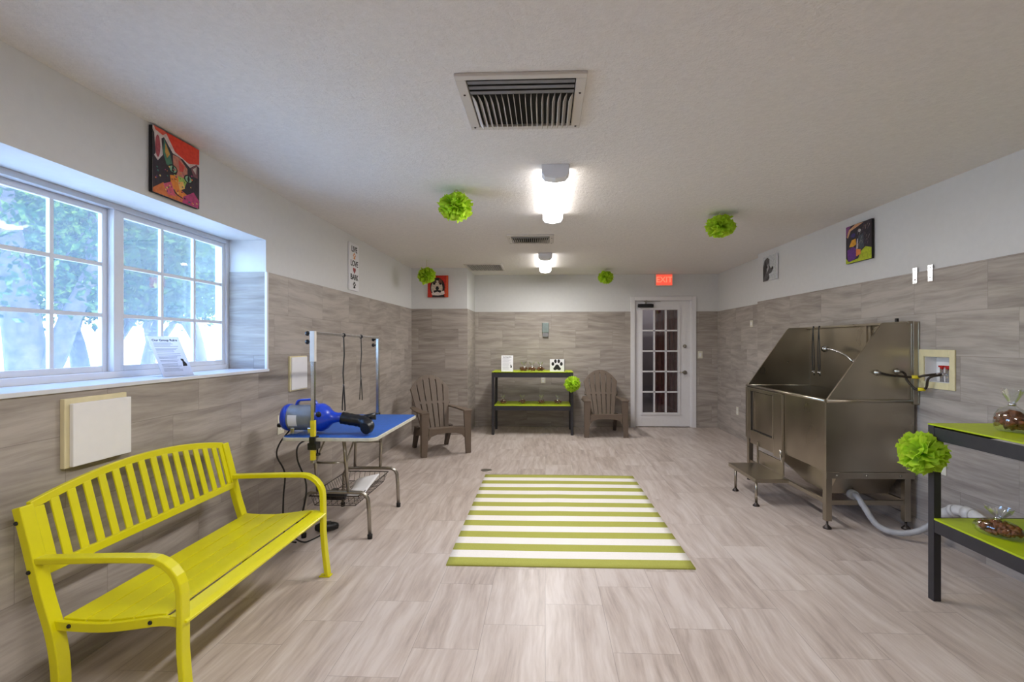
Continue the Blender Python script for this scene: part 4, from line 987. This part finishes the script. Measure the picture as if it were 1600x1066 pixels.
for lab,P,ty in (('dark supply hose from the valve box to the tub, upper one with yellow tag',[W(3.66,1.175,.0),W(3.68,1.165,.06),(2.70,3.73,1.15),(2.60,3.77,1.155),(2.53,3.775,1.165),(2.48,3.776,1.178)],(2.70,3.73,1.15)),
              ('dark supply hose from the valve box to the tub, lower sagging one',[W(3.61,1.175,.0),W(3.64,1.15,.06),(2.735,3.68,1.075),(2.70,3.72,1.06),(2.665,3.76,1.12),(2.655,3.772,1.17),(2.632,3.776,1.188)],(2.72,3.70,1.064))):
    t=thing('supply_hose',lab,'hose',P[0]); m=MB(); m.tube(smooth_path(P,6),.0085,10); m.build('hose_tube',M['hosedark'],t,world=True)
    m=MB(); q=Vector(ty); m.tube([q-Vector((.018,-.012,0)),q+Vector((.018,-.012,0))],.013,10); m.build('yellow_tag',M['yellow'],t,world=True)

# ------------------------------------------------------------------ outside
S(MB().box(-40,-2.46,-12,60,-.35,-.3).build('ground',M['ground'],world=True))
o=MB().box(-26,-25.6,-4,60,-.3,2.7).build('garden_wall',M['pale']); tag(o,'pale sunlit wall far outside, behind the trees beyond the window','wall')
def tree(label,base,h,r,lean,seed,nl,crown,leafr,low=1.2):
    rr=random.Random(seed); t=thing('tree',label,'tree',base,0,'trees outside the window'); m=MB()
    tips=[]
    def br(p,d,L,r0,dep):
        pts=[Vector(p)]; dd=Vector(d).normalized(); n=6
        for i in range(n):
            dd=(dd+Vector((rr.uniform(-.18,.18),rr.uniform(-.18,.18),rr.uniform(-.05,.12)))).normalized(); pts.append(pts[-1]+dd*L/n)
        m.tube(smooth_path(pts,3),r0,8,scale=[1-.55*i/(n*3) for i in range(n*3+1)])
        tips.extend(pts[2:])
        if dep>0:
            for k in range(3 if dep>1 else 3):
                i=rr.randint(2,n); nd=(dd+Vector((rr.uniform(-1,1),rr.uniform(-1,1),rr.uniform(-.3,.7)))).normalized(); br(pts[i],nd,L*.66,r0*.5,dep-1)
    br((0,0,-.02),(lean[0],lean[1],1),h,r,3)
    m.build('trunk',M['bark'],t)
    m=MB()
    cand=[p for p in tips if p.z>low-.1]
    for k in range(nl):
        c=rr.choice(cand)+Vector((rr.gauss(0,crown),rr.gauss(0,crown),rr.gauss(0,crown*.8)))
        if c.z<low-.12*abs(rr.gauss(0,1)): continue
        a=Vector((rr.uniform(-1,1),rr.uniform(-1,1),rr.uniform(-1,1))).normalized(); b_=a.orthogonal().normalized(); q=leafr*rr.uniform(.6,1.3)
        m._add([c-a*q,c+b_*q*.45,c+a*q,c-b_*q*.45],[(0,1,2,3)])
    m.build('foliage',M['leaf'],t,fix=False); return t
tree('thick leaning tree trunk outside, seen through the left window panes',(-4.9,4.55,-.3),3.6,.21,(-.06,.04),11,16000,.42,.05,2.15)
tree('forked tree outside, seen beside the central window bar',(-5.3,5.75,-.3),2.6,.13,(.05,-.12),12,15000,.45,.05,2.1)
tree('leafy tree outside, seen through the far right panes',(-6.6,9.3,-.3),3.4,.14,(-.05,.1),13,18000,.6,.055,2.15)
tree('dense tree farther outside behind the trunk, left panes',(-9.5,7.5,-.3),4.2,.16,(.1,-.1),14,16000,.8,.08,2.35)
tree('dense tree farther outside, beyond the central window bar',(-10.5,12.5,-.3),4.4,.16,(.1,0),15,22000,.9,.085,2.5)

tree('tall tree far outside, seen through the far right panes behind the leafy tree',(-15,18.5,-.3),4.8,.18,(.05,0),32,16000,1.1,.12,2.7)
# ------------------------------------------------------------------ light
w=bpy.data.worlds.new('World'); bpy.context.scene.world=w; w.use_nodes=True; nt=w.node_tree; nt.nodes.clear()
sky=nt.nodes.new('ShaderNodeTexSky'); sky.sky_type='NISHITA'; sky.sun_elevation=R(48); sky.sun_rotation=R(80); sky.sun_disc=False; sky.altitude=0; sky.dust_density=2.0
bg=nt.nodes.new('ShaderNodeBackground'); bg.inputs['Strength'].default_value=3.2; ow=nt.nodes.new('ShaderNodeOutputWorld')
tint=nt.nodes.new('ShaderNodeMix'); tint.data_type='RGBA'; tint.blend_type='MULTIPLY'; tint.inputs[0].default_value=1; tint.inputs[7].default_value=(.74,.93,1.18,1)
nt.links.new(sky.outputs[0],tint.inputs[6]); nt.links.new(tint.outputs[2],bg.inputs[0]); nt.links.new(bg.outputs[0],ow.inputs[0])
def light(name,typ,loc,rot,energy,color,**kw):
    l=bpy.data.lights.new(name,typ); l.energy=energy; l.color=color
    for k,v in kw.items(): setattr(l,k,v)
    o=bpy.data.objects.new(name,l); C.objects.link(o); o.location=loc; o.rotation_euler=rot; return o
light('sun','SUN',(5,2,20),(0,R(42),R(-15)),5.0,(1,.95,.86),angle=R(1))
# daylight portal just inside the glass
p=light('window_portal','AREA',(-2.43,(W0+W1)/2,(WZ0+WZ1)/2),(0,R(-90),0),1,(1,1,1),shape='RECTANGLE',size=WZ1-WZ0,size_y=W1-W0); p.data.cycles.is_portal=True
light('hallway_fill','AREA',(2.0,9.1,2.45),(0,0,0),14,(1,.9,.85),shape='RECTANGLE',size=.8,size_y=.5)  # unseen fill light added to brighten the curtain behind the door glass
# the tubes of the ceiling lamps, one of them for the added unseen lamp
for y,e in ((3.78,38),(6.87,34),(.41,50)):
    light('lamp_tube','AREA',(.065 if y<6 else 0,y,CEIL-.10),(0,0,0),e,(1,.98,.965),shape='RECTANGLE',size=.15,size_y=1.1)

# ------------------------------------------------------------------ camera
cam=bpy.data.cameras.new('camera'); co=bpy.data.objects.new('camera',cam); C.objects.link(co)
co.location=(0,0,1.40); co.rotation_euler=(R(90),0,R(2.29)); cam.sensor_width=36; cam.lens=775*36/1600
cam.shift_x=-21/1600; cam.shift_y=3/1600; cam.clip_start=.05; cam.clip_end=200
bpy.context.scene.camera=co
vs_=bpy.context.scene.view_settings; vs_.view_transform='Standard'; vs_.look='None'; vs_.exposure=0.0
